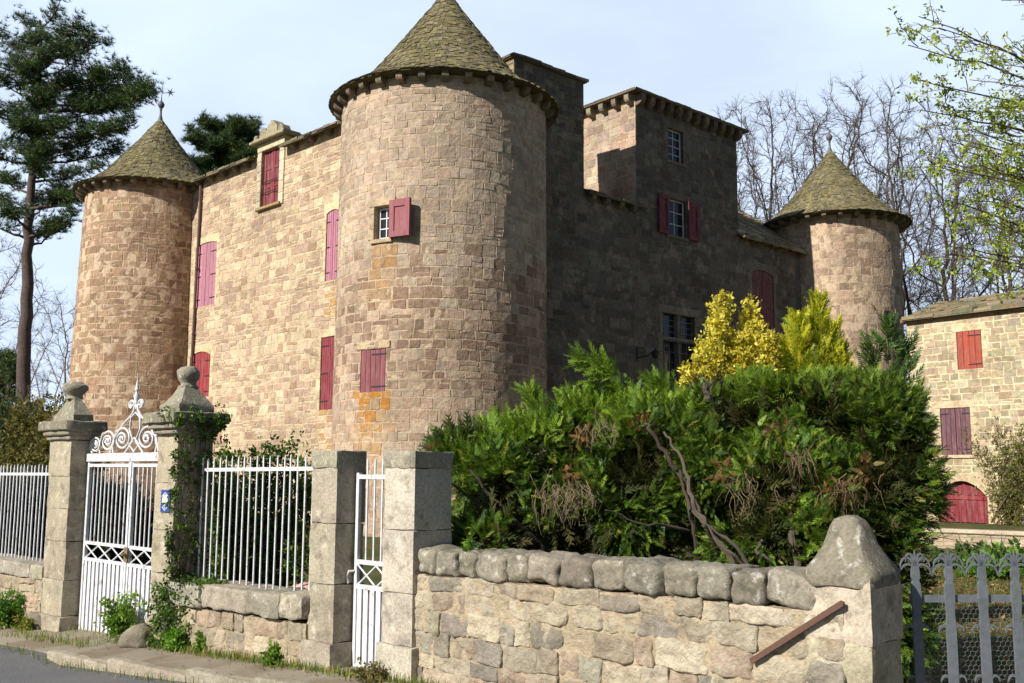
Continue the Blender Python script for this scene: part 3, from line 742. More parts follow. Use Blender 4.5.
masonry(mb, FR, layout(0, RLEN, -.3, zW2, (.22, .42), (.3, .78), rng, [h[:4] for h in hl] + [(tS0, tS1, zs, zW2 + 1)]), pal_shade, rng, .022)
BK = 2.1   # depth of stair turret
def pal_turret(u, v, rg): return vary(rg.choice([(112, 104, 94), (98, 92, 84), (126, 114, 100)]), rg, .1, .03)  # turret front darkened for shade; its side walls keep the lighter stone
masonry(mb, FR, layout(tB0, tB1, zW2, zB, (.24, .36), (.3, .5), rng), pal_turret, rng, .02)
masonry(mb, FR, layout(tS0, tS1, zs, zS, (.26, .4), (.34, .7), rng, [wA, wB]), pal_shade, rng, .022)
q = lambda u, d, z: FR.p(u, z, -d)
mb.quad(q(0, 7, -.3), q(RLEN, 7, -.3), q(RLEN, 7, zW2), q(0, 7, zW2), MS)
fr = mb.build('facade_wall', M['castle'], castle); fr['label'] = 'shaded facade behind the yellow shrubs'
# stair turret side walls
mb = MB(); SB = Plane(FR.p(tB0, 0, -BK), NR, -UR); SB2 = Plane(FR.p(tB1, 0, 0), -NR, UR)
for P_ in (SB, SB2):
    backing(mb, P_, 0, BK, zW2 - 2, zB, [], MS); masonry(mb, P_, layout(0, BK, zW2 - 2, zB, (.24, .36), (.3, .5), rng), lambda u, v, r: vary((172, 152, 122), r, .1), rng, .02)
mb.quad(q(tB0, BK, zW2 - 2), q(tB1, BK, zW2 - 2), q(tB1, BK, zB), q(tB0, BK, zB), MS)
tur = mb.build('stair_turret', M['castle'], castle)
mb = MB(); rg = random.Random(8); x = tB0 - .15
while x < tB1 + .12:
    w_ = rg.uniform(.5, .85); x1 = min(x + w_, tB1 + .14)
    for k, (d0_, d1_) in enumerate(((-BK - .15, -BK * .45), (-BK * .5, .16))):
        z = zB + .02 + rg.uniform(0, .05) + .1 * (1 - k); mb.hexa([FR.p(x, z, d0_), FR.p(x1, z, d0_), FR.p(x1, z, d1_), FR.p(x, z, d1_), FR.p(x, z + rg.uniform(.06, .12), d0_), FR.p(x1, z + rg.uniform(.06, .12), d0_), FR.p(x1 + .02, z + rg.uniform(.06, .12), d1_), FR.p(x - .02, z + rg.uniform(.06, .12), d1_)], vary((126, 112, 94), rg, .15))
    x = x1
mb.hexa([q(tB0 - .1, BK + .1, zB - .0), q(tB1 + .1, BK + .1, zB), q(tB1 + .1, -.1, zB), q(tB0 - .1, -.1, zB), q(tB0 - .1, BK + .1, zB + .1), q(tB1 + .1, BK + .1, zB + .06), q(tB1 + .1, -.1, zB + .05), q(tB0 - .1, -.1, zB + .05)], (110, 100, 84))
mb.build('slab_roof', M['slate'], tur)
# square tower sides and hip roof
SD = 6.4
SS = Plane(FR.p(tS0, 0, -SD), NR, -UR); SS2 = Plane(FR.p(tS1, 0, 0), -NR, UR)
mb = MB()
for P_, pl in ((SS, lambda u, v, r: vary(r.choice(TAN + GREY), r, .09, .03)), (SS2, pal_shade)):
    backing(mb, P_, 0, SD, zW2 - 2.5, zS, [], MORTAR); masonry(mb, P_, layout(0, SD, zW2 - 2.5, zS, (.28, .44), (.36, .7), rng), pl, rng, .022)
mb.quad(q(tS0, SD, zW2 - 2), q(tS1, SD, zW2 - 2), q(tS1, SD, zS), q(tS0, SD, zS), MS)
sq = mb.build('square_tower', M['castle'], castle)
def hip_roof(P4, z0, over, rise, parent, rng, cols, mat):
    """P4: four plan corners (counter-clockwise); overlapping slabs on each of the four slopes"""
    mb = MB(); ctr = sum(P4, V(0, 0, 0)) / 4
    E = [p + (p - ctr).normalized() * over * 1.4 for p in P4]; apex = ctr + V(0, 0, z0 + rise - ctr.z)
    E = [V(p.x, p.y, z0) for p in E]
    mb.add(E + [p - V(0, 0, .05) for p in E] + [apex], [(0, 1, 8), (1, 2, 8), (2, 3, 8), (3, 0, 8), (0, 4, 5, 1), (1, 5, 6, 2), (2, 6, 7, 3), (3, 7, 4, 0), (7, 6, 5, 4)], cols[0])
    for k in range(4):
        a, b = E[k], E[(k + 1) % 4]; nr = 14
        nrm = (b - a).cross(apex - a).normalized()
        if nrm.z < 0: nrm = -nrm
        for i in range(nr):
            t0, t1 = i / nr, min(.985, (i + 1.4) / nr)
            l0, r0 = a.lerp(apex, t0), b.lerp(apex, t0); l1, r1 = a.lerp(apex, t1), b.lerp(apex, t1)
            n = max(1, int((r0 - l0).length / .5)); of = rng.random() * .5
            for j in range(n):
                f0, f1 = max(0, (j + .02 - of * (j > 0)) / n), min(1, (j + .98 - of * (j < n - 1)) / n); th = rng.uniform(.02, .05)
                A_, B_, C_, D_ = l0.lerp(r0, f0), l0.lerp(r0, f1), l1.lerp(r1, f1), l1.lerp(r1, f0)
                mb.hexa([A_, B_, C_, D_, A_ + nrm * (th + .02), B_ + nrm * (th + .02), C_ + nrm * .03, D_ + nrm * .03], vary(rng.choice(cols), rng, .15, .05))
    return mb.build('hip_roof', mat, parent)
P4 = [FR.p(tS0, 0, 0), FR.p(tS1, 0, 0), FR.p(tS1, 0, -SD), FR.p(tS0, 0, -SD)]
hip_roof(P4, zS + .02, .42, 1.7, sq, rng, [(108, 98, 82), (118, 106, 86), (98, 90, 76), (122, 108, 86)], M['lauze'])
for k in range(12): corbel(FR, tS0 + .15 + (tS1 - tS0 - .3) * k / 11, zS, sq, rng, .24, .5, .36)
for k in range(5): corbel(SS, SD - .18 - k * .72, zS, sq, rng, .24, .46, .36, (140, 126, 106))
# low roofs either side of the square tower
lauze_roof('low_roof', fr, FR, tB1, tS0 + .35, zW, 3.5, 1.1, .35, rng, LZ, M['slate'])
lauze_roof('low_roof', fr, FR, tS1 - .2, RLEN - 2.4, zW2, 3.5, 2.5, .45, rng, [(150, 136, 110), (164, 150, 122), (136, 122, 96)], M['lauze'])
for k in range(4): corbel(FR, tB1 + .3 + k * .8, zW - .06, fr, rng, .22, .32, .3)
for k in range(7): corbel(FR, tS1 + .3 + k * .78, zW2 - .06, fr, rng, .2, .26, .26)
# windows of the right facade
blue = (190, 204, 222)
o = glazed(FR, wA[0], wA[1], wA[2], wA[3], -.2, 2, 4, castle, frame=(206, 212, 220), label='narrow window high on the square tower')
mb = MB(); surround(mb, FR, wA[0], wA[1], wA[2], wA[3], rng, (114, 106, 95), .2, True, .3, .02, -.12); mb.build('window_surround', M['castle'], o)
o = glazed(FR, wB[0], wB[1], wB[2], wB[3], -.18, 2, 3, castle, frame=(206, 212, 220), label='window between two open dark red shutters')
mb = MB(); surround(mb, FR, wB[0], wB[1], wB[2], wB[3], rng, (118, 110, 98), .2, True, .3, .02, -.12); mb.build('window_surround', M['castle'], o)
for (x0, x1) in ((uat(657, 215), wB[0] - .02), (wB[1] + .02, uat(697, 218))): panel_shutter(FR, x0, x1, wB[2] - .05, wB[3] + .06, .05, (104, 34, 48), o)
# mullioned window with iron grille
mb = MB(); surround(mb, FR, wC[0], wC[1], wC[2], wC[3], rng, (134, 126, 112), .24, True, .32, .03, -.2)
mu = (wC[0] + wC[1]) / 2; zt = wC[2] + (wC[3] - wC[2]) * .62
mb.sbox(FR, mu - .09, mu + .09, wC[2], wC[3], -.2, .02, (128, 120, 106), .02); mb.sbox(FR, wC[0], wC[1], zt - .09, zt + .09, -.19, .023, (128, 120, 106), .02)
o = mb.build('mullioned_window', M['castle'], castle)
g = MB(); g.quad(FR.p(wC[0], wC[2], -.22), FR.p(wC[1], wC[2], -.22), FR.p(wC[1], wC[3], -.22), FR.p(wC[0], wC[3], -.22)); g.build('pane', M['glass'], o)
g = MB()
for k in range(9):
    x = wC[0] + .06 + (wC[1] - wC[0] - .12) * k / 8
    g.tube([FR.p(x, wC[2] - .1, .05), FR.p(x, wC[2] + .3, .2), FR.p(x, zt - .3, .1), FR.p(x, zt - .02, .06)], .014, 4, (40, 38, 40))
for z in (wC[2] + .1, zt - .12): g.tube([FR.p(wC[0] - .05, z, .1), FR.p(wC[1] + .05, z, .1)], .02, 4, (40, 38, 40))
g.build('window_grille', M['iron'], o)
g = MB()
for (x0, x1, z0, z1) in ((wC[0], mu - .09, wC[2], zt - .09), (mu + .09, wC[1], wC[2], zt - .09), (wC[0], mu - .09, zt + .09, wC[3]), (mu + .09, wC[1], zt + .09, wC[3])):
    for k in range(1, 3): g.sbox(FR, x0 + (x1 - x0) * k / 3 - .012, x0 + (x1 - x0) * k / 3 + .012, z0, z1, -.218, -.2, (120, 124, 128))
    for k in range(1, 4): g.sbox(FR, x0, x1, z0 + (z1 - z0) * k / 4 - .012, z0 + (z1 - z0) * k / 4 + .012, -.217, -.198, (120, 124, 128))
g.build('muntins', M['iron'], o)
shutter(FR, wD[0] + .01, wD[1] - .01, wD[2] + .01, wD[3] - .01, -.06, (104, 46, 56), rng, castle, 2, 3, .16, 'l', 'dull red arched shutter on the shaded wing', 3)
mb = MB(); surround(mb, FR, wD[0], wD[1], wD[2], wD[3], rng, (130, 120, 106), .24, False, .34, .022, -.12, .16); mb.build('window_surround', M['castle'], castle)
# lamp bracket
lu, lz = FR.hit(640, 352); mb = MB()
mb.tube([FR.p(lu - .2, lz - .25, .02), FR.p(lu - .1, lz - .2, .5), FR.p(lu, lz, .75), FR.p(lu + .1, lz + .1, .7)], .025, 5, (40, 38, 38)); mb.lathe(FR.p(lu + .05, lz - .15, .75), [(.05, -.18), (.12, -.1), (.16, .08), (.06, .16), (.02, .2)], 8, (46, 44, 44)); mb.tube([FR.p(lu - .2, lz - .4, .02), FR.p(lu - .2, lz + .2, .02)], .03, 5, (40, 38, 38))
tag(mb.build('wall_lamp', M['iron']), 'dark wrought iron lamp bracket on the shaded castle wall', 'wall lamp')

# ------------------------------------------------------------------ farm building
f0 = at(914, 482, 42.0); f1 = at(1024, 484, 38.5); f0.z = f1.z = 0
UF = (f1 - f0).normalized(); NF = V(UF.y, -UF.x, 0); FF = Plane(f0, UF, NF); FLEN = 9.0
farm = thing('farm_building', 'pale stone farm building with red shutters right of the castle', 'building', f0)
zF = (FF.hit(918, 323)[1] + FF.hit(1020, 310)[1]) / 2 + .22
g1 = pw(FF, 957, 982, 331, 369); g2 = pw(FF, 941, 971, 408, 455); gd = pw(FF, 938, 988, 481, 531); gd = (gd[0], gd[1], 0.0, gd[3])
rng = random.Random(51); mb = MB(); hl = [g1 + (.12,), g2 + (.14,), gd + (.3,)]
backing(mb, FF, 0, FLEN, -.3, zF, hl, (216, 200, 164))
masonry(mb, FF, layout(0, FLEN, -.3, zF, (.2, .32), (.3, .6), rng, [h[:4] for h in hl]), lambda u, v, r: vary(r.choice([(176, 161, 134), (170, 154, 127), (181, 166, 140), (164, 147, 122)]), r, .08, .03), rng, .03)
SE = Plane(FF.p(0, 0, -6), NF, -UF); backing(mb, SE, 0, 6, -.3, zF, [], (190, 172, 140)); masonry(mb, SE, layout(0, 6, -.3, zF, (.22, .34), (.3, .6), rng), lambda u, v, r: vary((176, 156, 124), r, .1), rng, .03)
mb.quad(FF.p(FLEN, -.3, 0), FF.p(FLEN, -.3, -6), FF.p(FLEN, zF, -6), FF.p(FLEN, zF, 0), (180, 160, 130)); mb.quad(FF.p(0, -.3, -6), FF.p(FLEN, -.3, -6), FF.p(FLEN, zF, -6), FF.p(0, zF, -6), (180, 160, 130))
mb.build('wall', M['castle'], farm)
lauze_roof('roof', farm, FF, -.05, FLEN + .2, zF + .02, 3.0, 1.0, .28, rng, [(122, 114, 96), (132, 122, 102), (112, 106, 86), (140, 120, 92), (104, 102, 76)], M['lauze'], .09, (.5, .95), .42)
mb = MB(); mb.sbox(FF, -.2, FLEN, zF - .2, zF - .02, -.1, .2, (120, 100, 80), .03); mb.build('eave_course', M['castle'], farm)
shutter(FF, g1[0] + .01, g1[1] - .01, g1[2], g1[3], -.04, (162, 68, 46), rng, farm, 1, 4, 0, 'r', 'bright orange red shutter', 2)
shutter(FF, g2[0] + .01, g2[1] - .01, g2[2], g2[3], -.06, (100, 66, 76), rng, farm, 2, 3, 0, 'r', 'dull purple double shutter', 2)
mb = MB(); surround(mb, FF, g1[0], g1[1], g1[2], g1[3], rng, (200, 182, 150), .18, False, .3, .02, -.1); mb.build('window_surround', M['castle'], farm); mb = MB(); surround(mb, FF, g2[0], g2[1], g2[2], g2[3], rng, (200, 182, 150), .2, True, .3, .02, -.1); mb.build('window_surround', M['castle'], farm)
ar = (gd[1] - gd[0]) * .3
mb = MB(); surround(mb, FF, gd[0], gd[1], gd[2], gd[3], rng, (188, 170, 138), .3, False, .3, .03, -.28, ar); mb.build('door_surround', M['castle'], farm)
mb = MB(); mid, hw = (gd[0] + gd[1]) / 2, (gd[1] - gd[0]) / 2; tp = lambda u: gd[3] - ar * ((u - mid) / hw) ** 2
for k in range(8):
    x0, x1 = gd[0] + (gd[1] - gd[0]) * k / 8 + .006, gd[0] + (gd[1] - gd[0]) * (k + 1) / 8 - .006; mb.prism(FF, [(x0, .02), (x1, .02), (x1, tp(x1)), (x0, tp(x0))], -.25, -.2, vary((122, 38, 48), rng, .06))
zr = gd[3] - ar - .05; mb.sbox(FF, gd[0], gd[1], zr - .07, zr + .07, -.2, -.16, (132, 36, 46)); mb.sbox(FF, mid - .05, mid + .05, .02, gd[3] - .1, -.2, -.165, (132, 36, 46))
for sgn in (-1, 1):
    for k in range(3): mb.sbox(FF, mid + sgn * (.2 + .28 * k) - .1, mid + sgn * (.2 + .28 * k) + .1, zr + .12, zr + .3, -.2, -.17, (120, 32, 42))
mb.build('door', M['paint'], farm)['label'] = 'dark red arched barn door'
# ------------------------------------------------------------------ street wall, pillars, gates
PW = Plane(P0, DW, NW)           # u = s, d = n
AX = (DW, NW, V(0, 0, 1))
def pillar(name, label, s0, s1, nf, nb, zb, zt, cap, rng, courses, col, finial_h=0, lean=0.0):
    c = SN((s0 + s1) / 2, (nf + nb) / 2, zb); root = thing(name, label, 'gate pillar', c)
    mb = MB(); hw, hd = (s1 - s0) / 2, (nf - nb) / 2; z = zb - .15
    ctr = SN((s0 + s1) / 2, (nf + nb) / 2)
    hs = [rng.uniform(.85, 1.2) for _ in range(courses)]; tot = sum(hs); H = zt - z
    for k, h in enumerate(hs):
        h = h / tot * H; e = .03 if k == 0 else 0
        jx, jy = rng.uniform(-.006, .006), rng.uniform(-.006, .006)
        mb.lumpy(V(ctr.x, ctr.y, z + h / 2) + DW * jx + NW * jy, AX, (hw + e + rng.uniform(-.004, .004), hd + e + rng.uniform(-.004, .004), h / 2 - .001), rng, 12, 70, .012, 5, vary(col, rng, .04, .008)); z += h
    mb.build('shaft', M['pillar'], root, True)
    if cap == 'moulded':
        mb = MB()
        mb.lumpy(V(ctr.x, ctr.y, zt + .05), AX, (hw + .05, hd + .05, .05), rng, 8, 14, .01, 6, vary((150, 142, 124), rng, .05))
        mb.lumpy(V(ctr.x, ctr.y, zt + .165), AX, (hw + .13, hd + .13, .06), rng, 10, 16, .016, 6, vary((136, 128, 110), rng, .05))
        mb.lumpy(V(ctr.x, ctr.y, zt + .10), AX, (hw + .09, hd + .09, .05), rng, 8, 12, .01, 6, vary((140, 132, 114), rng, .05))
        mb.build('cap', M['lichen'], root, True)
        zc = zt + .22; prof = []
        mb = MB(); n = 10; rows = [(hw * .98, 0), (hw * .98, .08), (hw * .84, .11), (hw * .58, .19), (hw * .40, .26), (hw * .35, .29)]
        b = 0; vs, fs = [], []
        for (r_, z_) in rows:
            for (sx, sy) in ((-1, -1), (1, -1), (1, 1), (-1, 1)):
                p = V(ctr.x, ctr.y, zc + z_) + DW * (sx * r_) + NW * (sy * r_ * hd / hw); vs.append(p + V(rng.uniform(-.008, .008), rng.uniform(-.008, .008), rng.uniform(-.006, .006)))
        for i in range(len(rows) - 1):
            for k in range(4): fs.append((4 * i + k, 4 * i + (k + 1) % 4, 4 * i + 4 + (k + 1) % 4, 4 * i + 4 + k))
        fs.append((20, 21, 22, 23)); fs.append((3, 2, 1, 0)); mb.add(vs, fs, (140, 134, 116))
        hb = min(hw, .25); i0 = len(mb.v); mb.lathe((ctr.x, ctr.y, zc + .28), [(hb * .40, 0), (hb * .34, .03), (hb * .36, .05), (hb * .50, .08), (hb * .60, .12), (hb * .60, .155), (hb * .52, .18), (hb * .4, .195), (hb * .36, .205), (hb * .2, .215), (.01, .217)], 18, (150, 143, 126))
        mb.v[i0:] = [tuple(Vector(q_) + V(1, 1, .6) * mnoise.noise(Vector(q_) * 13) * .022) for q_ in mb.v[i0:]]
        mb.build('finial', M['lichen'], root, True)
    elif cap == 'flat':
        mb = MB(); mb.lumpy(V(ctr.x, ctr.y, zt + .065), AX, (hw + .006, hd + .006, .07), rng, 10, 40, .016, 5, vary((156, 147, 128), rng, .05)); mb.build('cap', M['lichen'], root, True)
    return root
rng = random.Random(61)
PCOL = (164, 153, 132)
def pil_px(pl, pm, pr, py, nf):
    """s of the front edges and the rear depth of a pillar"""
    s0 = Plane(P0 + NW * nf, DW, NW).hit(pl, py)[0]; s1 = Plane(P0 + NW * nf, DW, NW).hit(pm, py)[0]
    return s0, s1, Plane(SN(s1, 0), NW, DW).hit(pr, py)[0]
A1 = pil_px(47, 68, 89, 505, .12); A2 = pil_px(156, 176, 212, 475, .14); A3 = pil_px(310, 335, 353, 530, .1); A4 = pil_px(383, 414, 452, 530, .1)
pillar('gate_pillar', 'tall stone gate pillar with urn finial at the left railing', A1[0], A1[1], .12, A1[2], -.05, 2.26, 'moulded', rng, 6, PCOL)
pillar('gate_pillar', 'tall stone gate pillar with plaque and trailing ivy', A2[0], A2[1], .14, A2[2], .1, 2.27, 'moulded', rng, 5, PCOL)
pillar('gate_pillar', 'narrow stone pillar left of the small white gate', A3[0], A3[1], .1, A3[2] - .12, .24, 1.94, 'flat', rng, 4, (164, 154, 135))
pillar('gate_pillar', 'broad stone pillar right of the small white gate', A4[0], A4[1], .1, A4[2], .3, 1.93, 'flat', rng, 4, (186, 178, 162))

def rubble_wall(root, s0, s1, zb0, zb1, zt0, zt1, nf, nb, rng, pal, hr, wr, mort, name='wall_face'):
    """zb/zt linear in s; real stones bedded in an uneven mortar face"""
    mb = MB(); L_ = s1 - s0; nu, nv = max(4, int(L_ / .09)), 14
    zb = lambda s_: zb0 + (zb1 - zb0) * (s_ - s0) / L_; zt = lambda s_: zt0 + (zt1 - zt0) * (s_ - s0) / L_
    for sd, n_ in ((1, nf), (-1, nb)):
        vs, fs = [], []
        for i in range(nu + 1):
            s_ = s0 + L_ * i / nu
            for j in range(nv + 1):
                z = zb(s_) - .2 + (zt(s_) - zb(s_) + .2) * j / nv
                e = (-.004 + mnoise.noise(V(s_ * 5, z * 5, 3)) * .014 + mnoise.noise(V(s_ * 14, z * 14, 7)) * .008) * sd
                vs.append(SN(s_, n_ + e, z))
        for i in range(nu):
            for j in range(nv): fs.append((i * (nv + 1) + j, (i + 1) * (nv + 1) + j, (i + 1) * (nv + 1) + j + 1, i * (nv + 1) + j + 1))
        mb.add(vs, fs, mort)
    mb.quad(SN(s0, nf, zt0), SN(s1, nf, zt1), SN(s1, nb, zt1), SN(s0, nb, zt0), mort)
    mb.quad(SN(s1, nf, zb1 - .2), SN(s1, nb, zb1 - .2), SN(s1, nb, zt1), SN(s1, nf, zt1), mort)
    H = max(zt0 - zb0, zt1 - zb1) + .1
    for (a, b, c, d) in layout(s0, s1, 0, H, hr, wr, rng, (), .22):
        m_ = (a + b) / 2; sc = (zt(m_) - zb(m_) + .1) / H; c0, c1 = zb(m_) - .1 + c * sc, zb(m_) - .1 + d * sc
        w_, h = b - a, c1 - c0
        if rng.random() < .05: continue
        th = .05; pr = rng.uniform(-.004, .018); rot = rng.uniform(-.05, .05)
        ax = (DW * math.cos(rot) + V(0, 0, 1) * math.sin(rot), NW, V(0, 0, 1) * math.cos(rot) - DW * math.sin(rot))
        hu, hv = w_ / 2 - rng.uniform(-.002, .008), h / 2 - rng.uniform(-.002, .007)
        if hu < .02 or hv < .02: continue
        cc = SN(m_ + rng.uniform(-.01, .01), nf + pr - th, (c0 + c1) / 2 + rng.uniform(-.01, .01))
        mb.lumpy(cc, ax, (hu, th, hv), rng, 9, rng.uniform(8, 16), .024, 11, pal(m_, (c0 + c1) / 2, rng))
    return mb.build(name, M['rubble'], root, True)
def pal_street(s_, z, r):
    c = r.choice([(182, 170, 147), (174, 161, 138), (190, 178, 155), (163, 154, 138), (172, 154, 133), (176, 163, 141), (152, 144, 131)])
    return vary(c, r, .09, .012)
def pal_low(s_, z, r): return vary(r.choice([(176, 162, 138), (164, 152, 132), (186, 172, 146), (172, 152, 130), (180, 158, 136)]), r, .1, .012)

# left low wall + coping, mid low wall + coping
rng = random.Random(71)
lw = thing('low_wall', 'low stone wall under the left white railing', 'wall', SN(-8, 0, -.3))
rubble_wall(lw, -11.0, A1[0] + .02, -.2, -.0, .54, .57, .12, -.28, rng, pal_low, (.16, .28), (.22, .5), (176, 160, 134))
a = -11.0
while a < A1[0] - .05:
    L_ = min(rng.uniform(.9, 1.4), A1[0] + .02 - a); mb = MB(); m_ = a + L_ / 2; z = .555 + .004 * (m_ + 11)
    mb.lumpy(SN(m_, -.08, z + .09), AX, (L_ / 2 - .001, .22, .085), rng, 12, 26, .02, 5, vary((166, 158, 140), rng, .07)); mb.build('coping_stone', M['lichen'], lw, True); a += L_
mw = thing('low_wall', 'low stone wall under the railing between ivy pillar and small gate', 'wall', SN(-1.1, 0, .1))
rubble_wall(mw, A2[1], A3[0] + .02, .16, .28, .58, .63, .12, -.28, rng, pal_low, (.1, .2), (.14, .38), (176, 160, 134))
a = A2[1]
while a < A3[0] - .05:
    L_ = min(rng.uniform(.5, .85), A3[0] + .02 - a)
    if A3[0] + .02 - a - L_ < .2: L_ = A3[0] + .02 - a
    mb = MB(); m_ = a + L_ / 2; z = .575 + .03 * (m_ + 2.3)
    mb.lumpy(SN(m_, -.07, z + .11 + rng.uniform(-.01, .01)), AX, (L_ / 2 - .003, .24 + rng.uniform(-.01, .01), .105), rng, 12, 16, .028, 6, vary((150, 142, 126), rng, .08)); mb.build('coping_stone', M['lichen'], mw, True); a += L_

# right tall wall
rw = thing('street_wall', 'thick rubble stone wall with rounded coping in front of the conifers', 'wall', SN(3.2, 0, .3))
rng = random.Random(72)
rubble_wall(rw, A4[1] - .02, 5.0,   .34, .37, 1.13, 1.17, .06, -.34, rng, pal_street, (.085, .19), (.1, .38), (190, 172, 144), 'wall_face')
a = A4[1]
while a < 4.84:
    L_ = rng.uniform(.2, .32)
    if 4.86 - a - L_ < .12: L_ = 4.86 - a
    mb = MB(); m_ = a + L_ / 2; z = 1.115 + .014 * (m_ - 1.6); tilt = rng.uniform(-.05, .32)
    ax = (DW * math.cos(tilt * .5) - V(0, 0, 1) * math.sin(tilt * .5), NW, V(0, 0, 1) * math.cos(tilt * .5) + DW * math.sin(tilt * .5))
    mb.lumpy(SN(m_, -.12, z + .11 + rng.uniform(-.006, .008)), ax, (L_ / 2 - .001, .20 + rng.uniform(-.012, .012), .094), rng, 12, 7.5, .026, 8, vary((132, 125, 110), rng, .1, .012)); mb.build('coping_stone', M['lichen'], rw, True); a += L_
# end pillar with pyramidal cap
ep = thing('end_pillar', 'lichened end pillar with a rounded pyramid cap at the wall end', 'pillar', SN(5.0, -.15, .3))
mb = MB(); ctr = SN(4.97, -.14)
for (z0, z1, hx) in ((.1, .62, .185), (.62, 1.02, .182), (1.02, 1.34, .186)): mb.lumpy(V(ctr.x, ctr.y, (z0 + z1) / 2), AX, (hx, .2, (z1 - z0) / 2 + .004), rng, 12, 34, .018, 5, vary((178, 168, 146), rng, .06))
mb.build('shaft', M['pillar'], ep, True)
mb = MB(); vs, fs = [], []
rows = [(.196, .21, 1.31), (.206, .222, 1.345), (.20, .215, 1.39), (.158, .168, 1.445), (.118, .125, 1.52), (.092, .098, 1.61), (.07, .075, 1.655), (.03, .035, 1.675)]
NP = 5
for (hx, hy, z) in rows:
    for k in range(4):
        cs_ = ((-1, -1), (1, -1), (1, 1), (-1, 1)); (x0, y0), (x1, y1) = cs_[k], cs_[(k + 1) % 4]
        for i in range(NP):
            x, y = x0 + (x1 - x0) * i / NP, y0 + (y1 - y0) * i / NP
            rr = (abs(x) ** 7 + abs(y) ** 7) ** (1 / 7)
            p = V(ctr.x, ctr.y, z) + DW * (x / rr * hx) + NW * (y / rr * hy)
            vs.append(p + V(1, 1, 1) * mnoise.noise(p * 9) * .016)
n = 4 * NP
for i in range(len(rows) - 1):
    for k in range(n): fs.append((i * n + k, i * n + (k + 1) % n, (i + 1) * n + (k + 1) % n, (i + 1) * n + k))
fs.append(tuple(range((len(rows) - 1) * n, len(rows) * n))); mb.add(vs, fs, (132, 125, 109)); mb.build('cap', M['lichen'], ep, True)
# rusty bar on the wall
FWp = Plane(P0 + NW * .085, DW, NW); (u0, v0), (u1, v1) = FWp.hit(752, 661), FWp.hit(843, 603)
mb = MB(); d = V(u1 - u0, v1 - v0, 0); L_ = d.length; d.normalize(); hw = .015
mb.prism(FWp, [(u0 - d.y * hw, v0 + d.x * hw)[::1], (u0 + d.y * hw, v0 - d.x * hw), (u1 + d.y * hw, v1 - d.x * hw), (u1 + d.x * .012, v1 + d.y * .012), (u1 - d.y * hw, v1 + d.x * hw)], .0, .018, (96, 70, 58))
rb_ = tag(mb.build('iron_bar', M['rust']), 'rusty brown flat iron bar slanting across the wall near its end pillar', 'iron bar')
mb = MB(); mb.tube([FWp.p(u0 + .02, v0 + .015, -.06), FWp.p(u0 + .02, v0 + .015, .01)], .012, 6, (80, 60, 50)); mb.tube([FWp.p(u1 - .02, v1 - .01, -.06), FWp.p(u1 - .02, v1 - .01, .01)], .012, 6, (80, 60, 50)); mb.build('fixing_pin', M['rust'], rb_)

# ---- white railings
WH = (212, 212, 214)
def railing(label, s0, s1, n_, zbot, ztop, sp, loc):
    root = thing('railing', label, 'railing', loc); s_ = s0; rg = random.Random(int(abs(s0) * 10))
    Pn = Plane(P0 + NW * n_, DW, NW)
    mb = MB(); mb.sbox(Pn, s0, s1, 0, .035, -.008, .008, WH)
    z0, z1 = ztop(s0), ztop(s1)
    mb = MB(); mb.hexa([Pn.p(s0, z0 - .14, -.007), Pn.p(s1, z1 - .14, -.007), Pn.p(s1, z1 - .105, -.007), Pn.p(s0, z0 - .105, -.007), Pn.p(s0, z0 - .14, .007), Pn.p(s1, z1 - .14, .007), Pn.p(s1, z1 - .105, .007), Pn.p(s0, z0 - .105, .007)], WH); mb.build('rail', M['white'], root)
    while s_ < s1 + .01:
        mb = MB(); j = rg.uniform(-.012, .012); jm = rg.uniform(-.006, .006)
        mb.tube([Pn.p(s_, zbot(s_) - .05, .0), Pn.p(s_ + j * .5 + jm, zbot(s_) + .5, jm), Pn.p(s_ + j, ztop(s_) - .03, .0), Pn.p(s_ + j * 1.1, ztop(s_) + rg.uniform(-.008, .014), .0)], [.0105, .0105, .0105, .004], 6, vary(WH, rg, .03, .01)); mb.build('bar', M['white'], root, True); s_ += sp
    return root
railing('white iron railing left of the tall gate pillars', -10.6, A1[0] - .04, -.1, lambda s_: .73, lambda s_: 1.97 + .004 * (s_ + 6), .118, SN(-8, -.1, .6))
railing('white iron railing between the ivy pillar and the small gate', A2[1] + .06, A3[0] - .05, -.12, lambda s_: .78 + .03 * (s_ + 2.3), lambda s_: 2.03 + .008 * (s_ + 2.2), .112, SN(-1, -.12, .6))

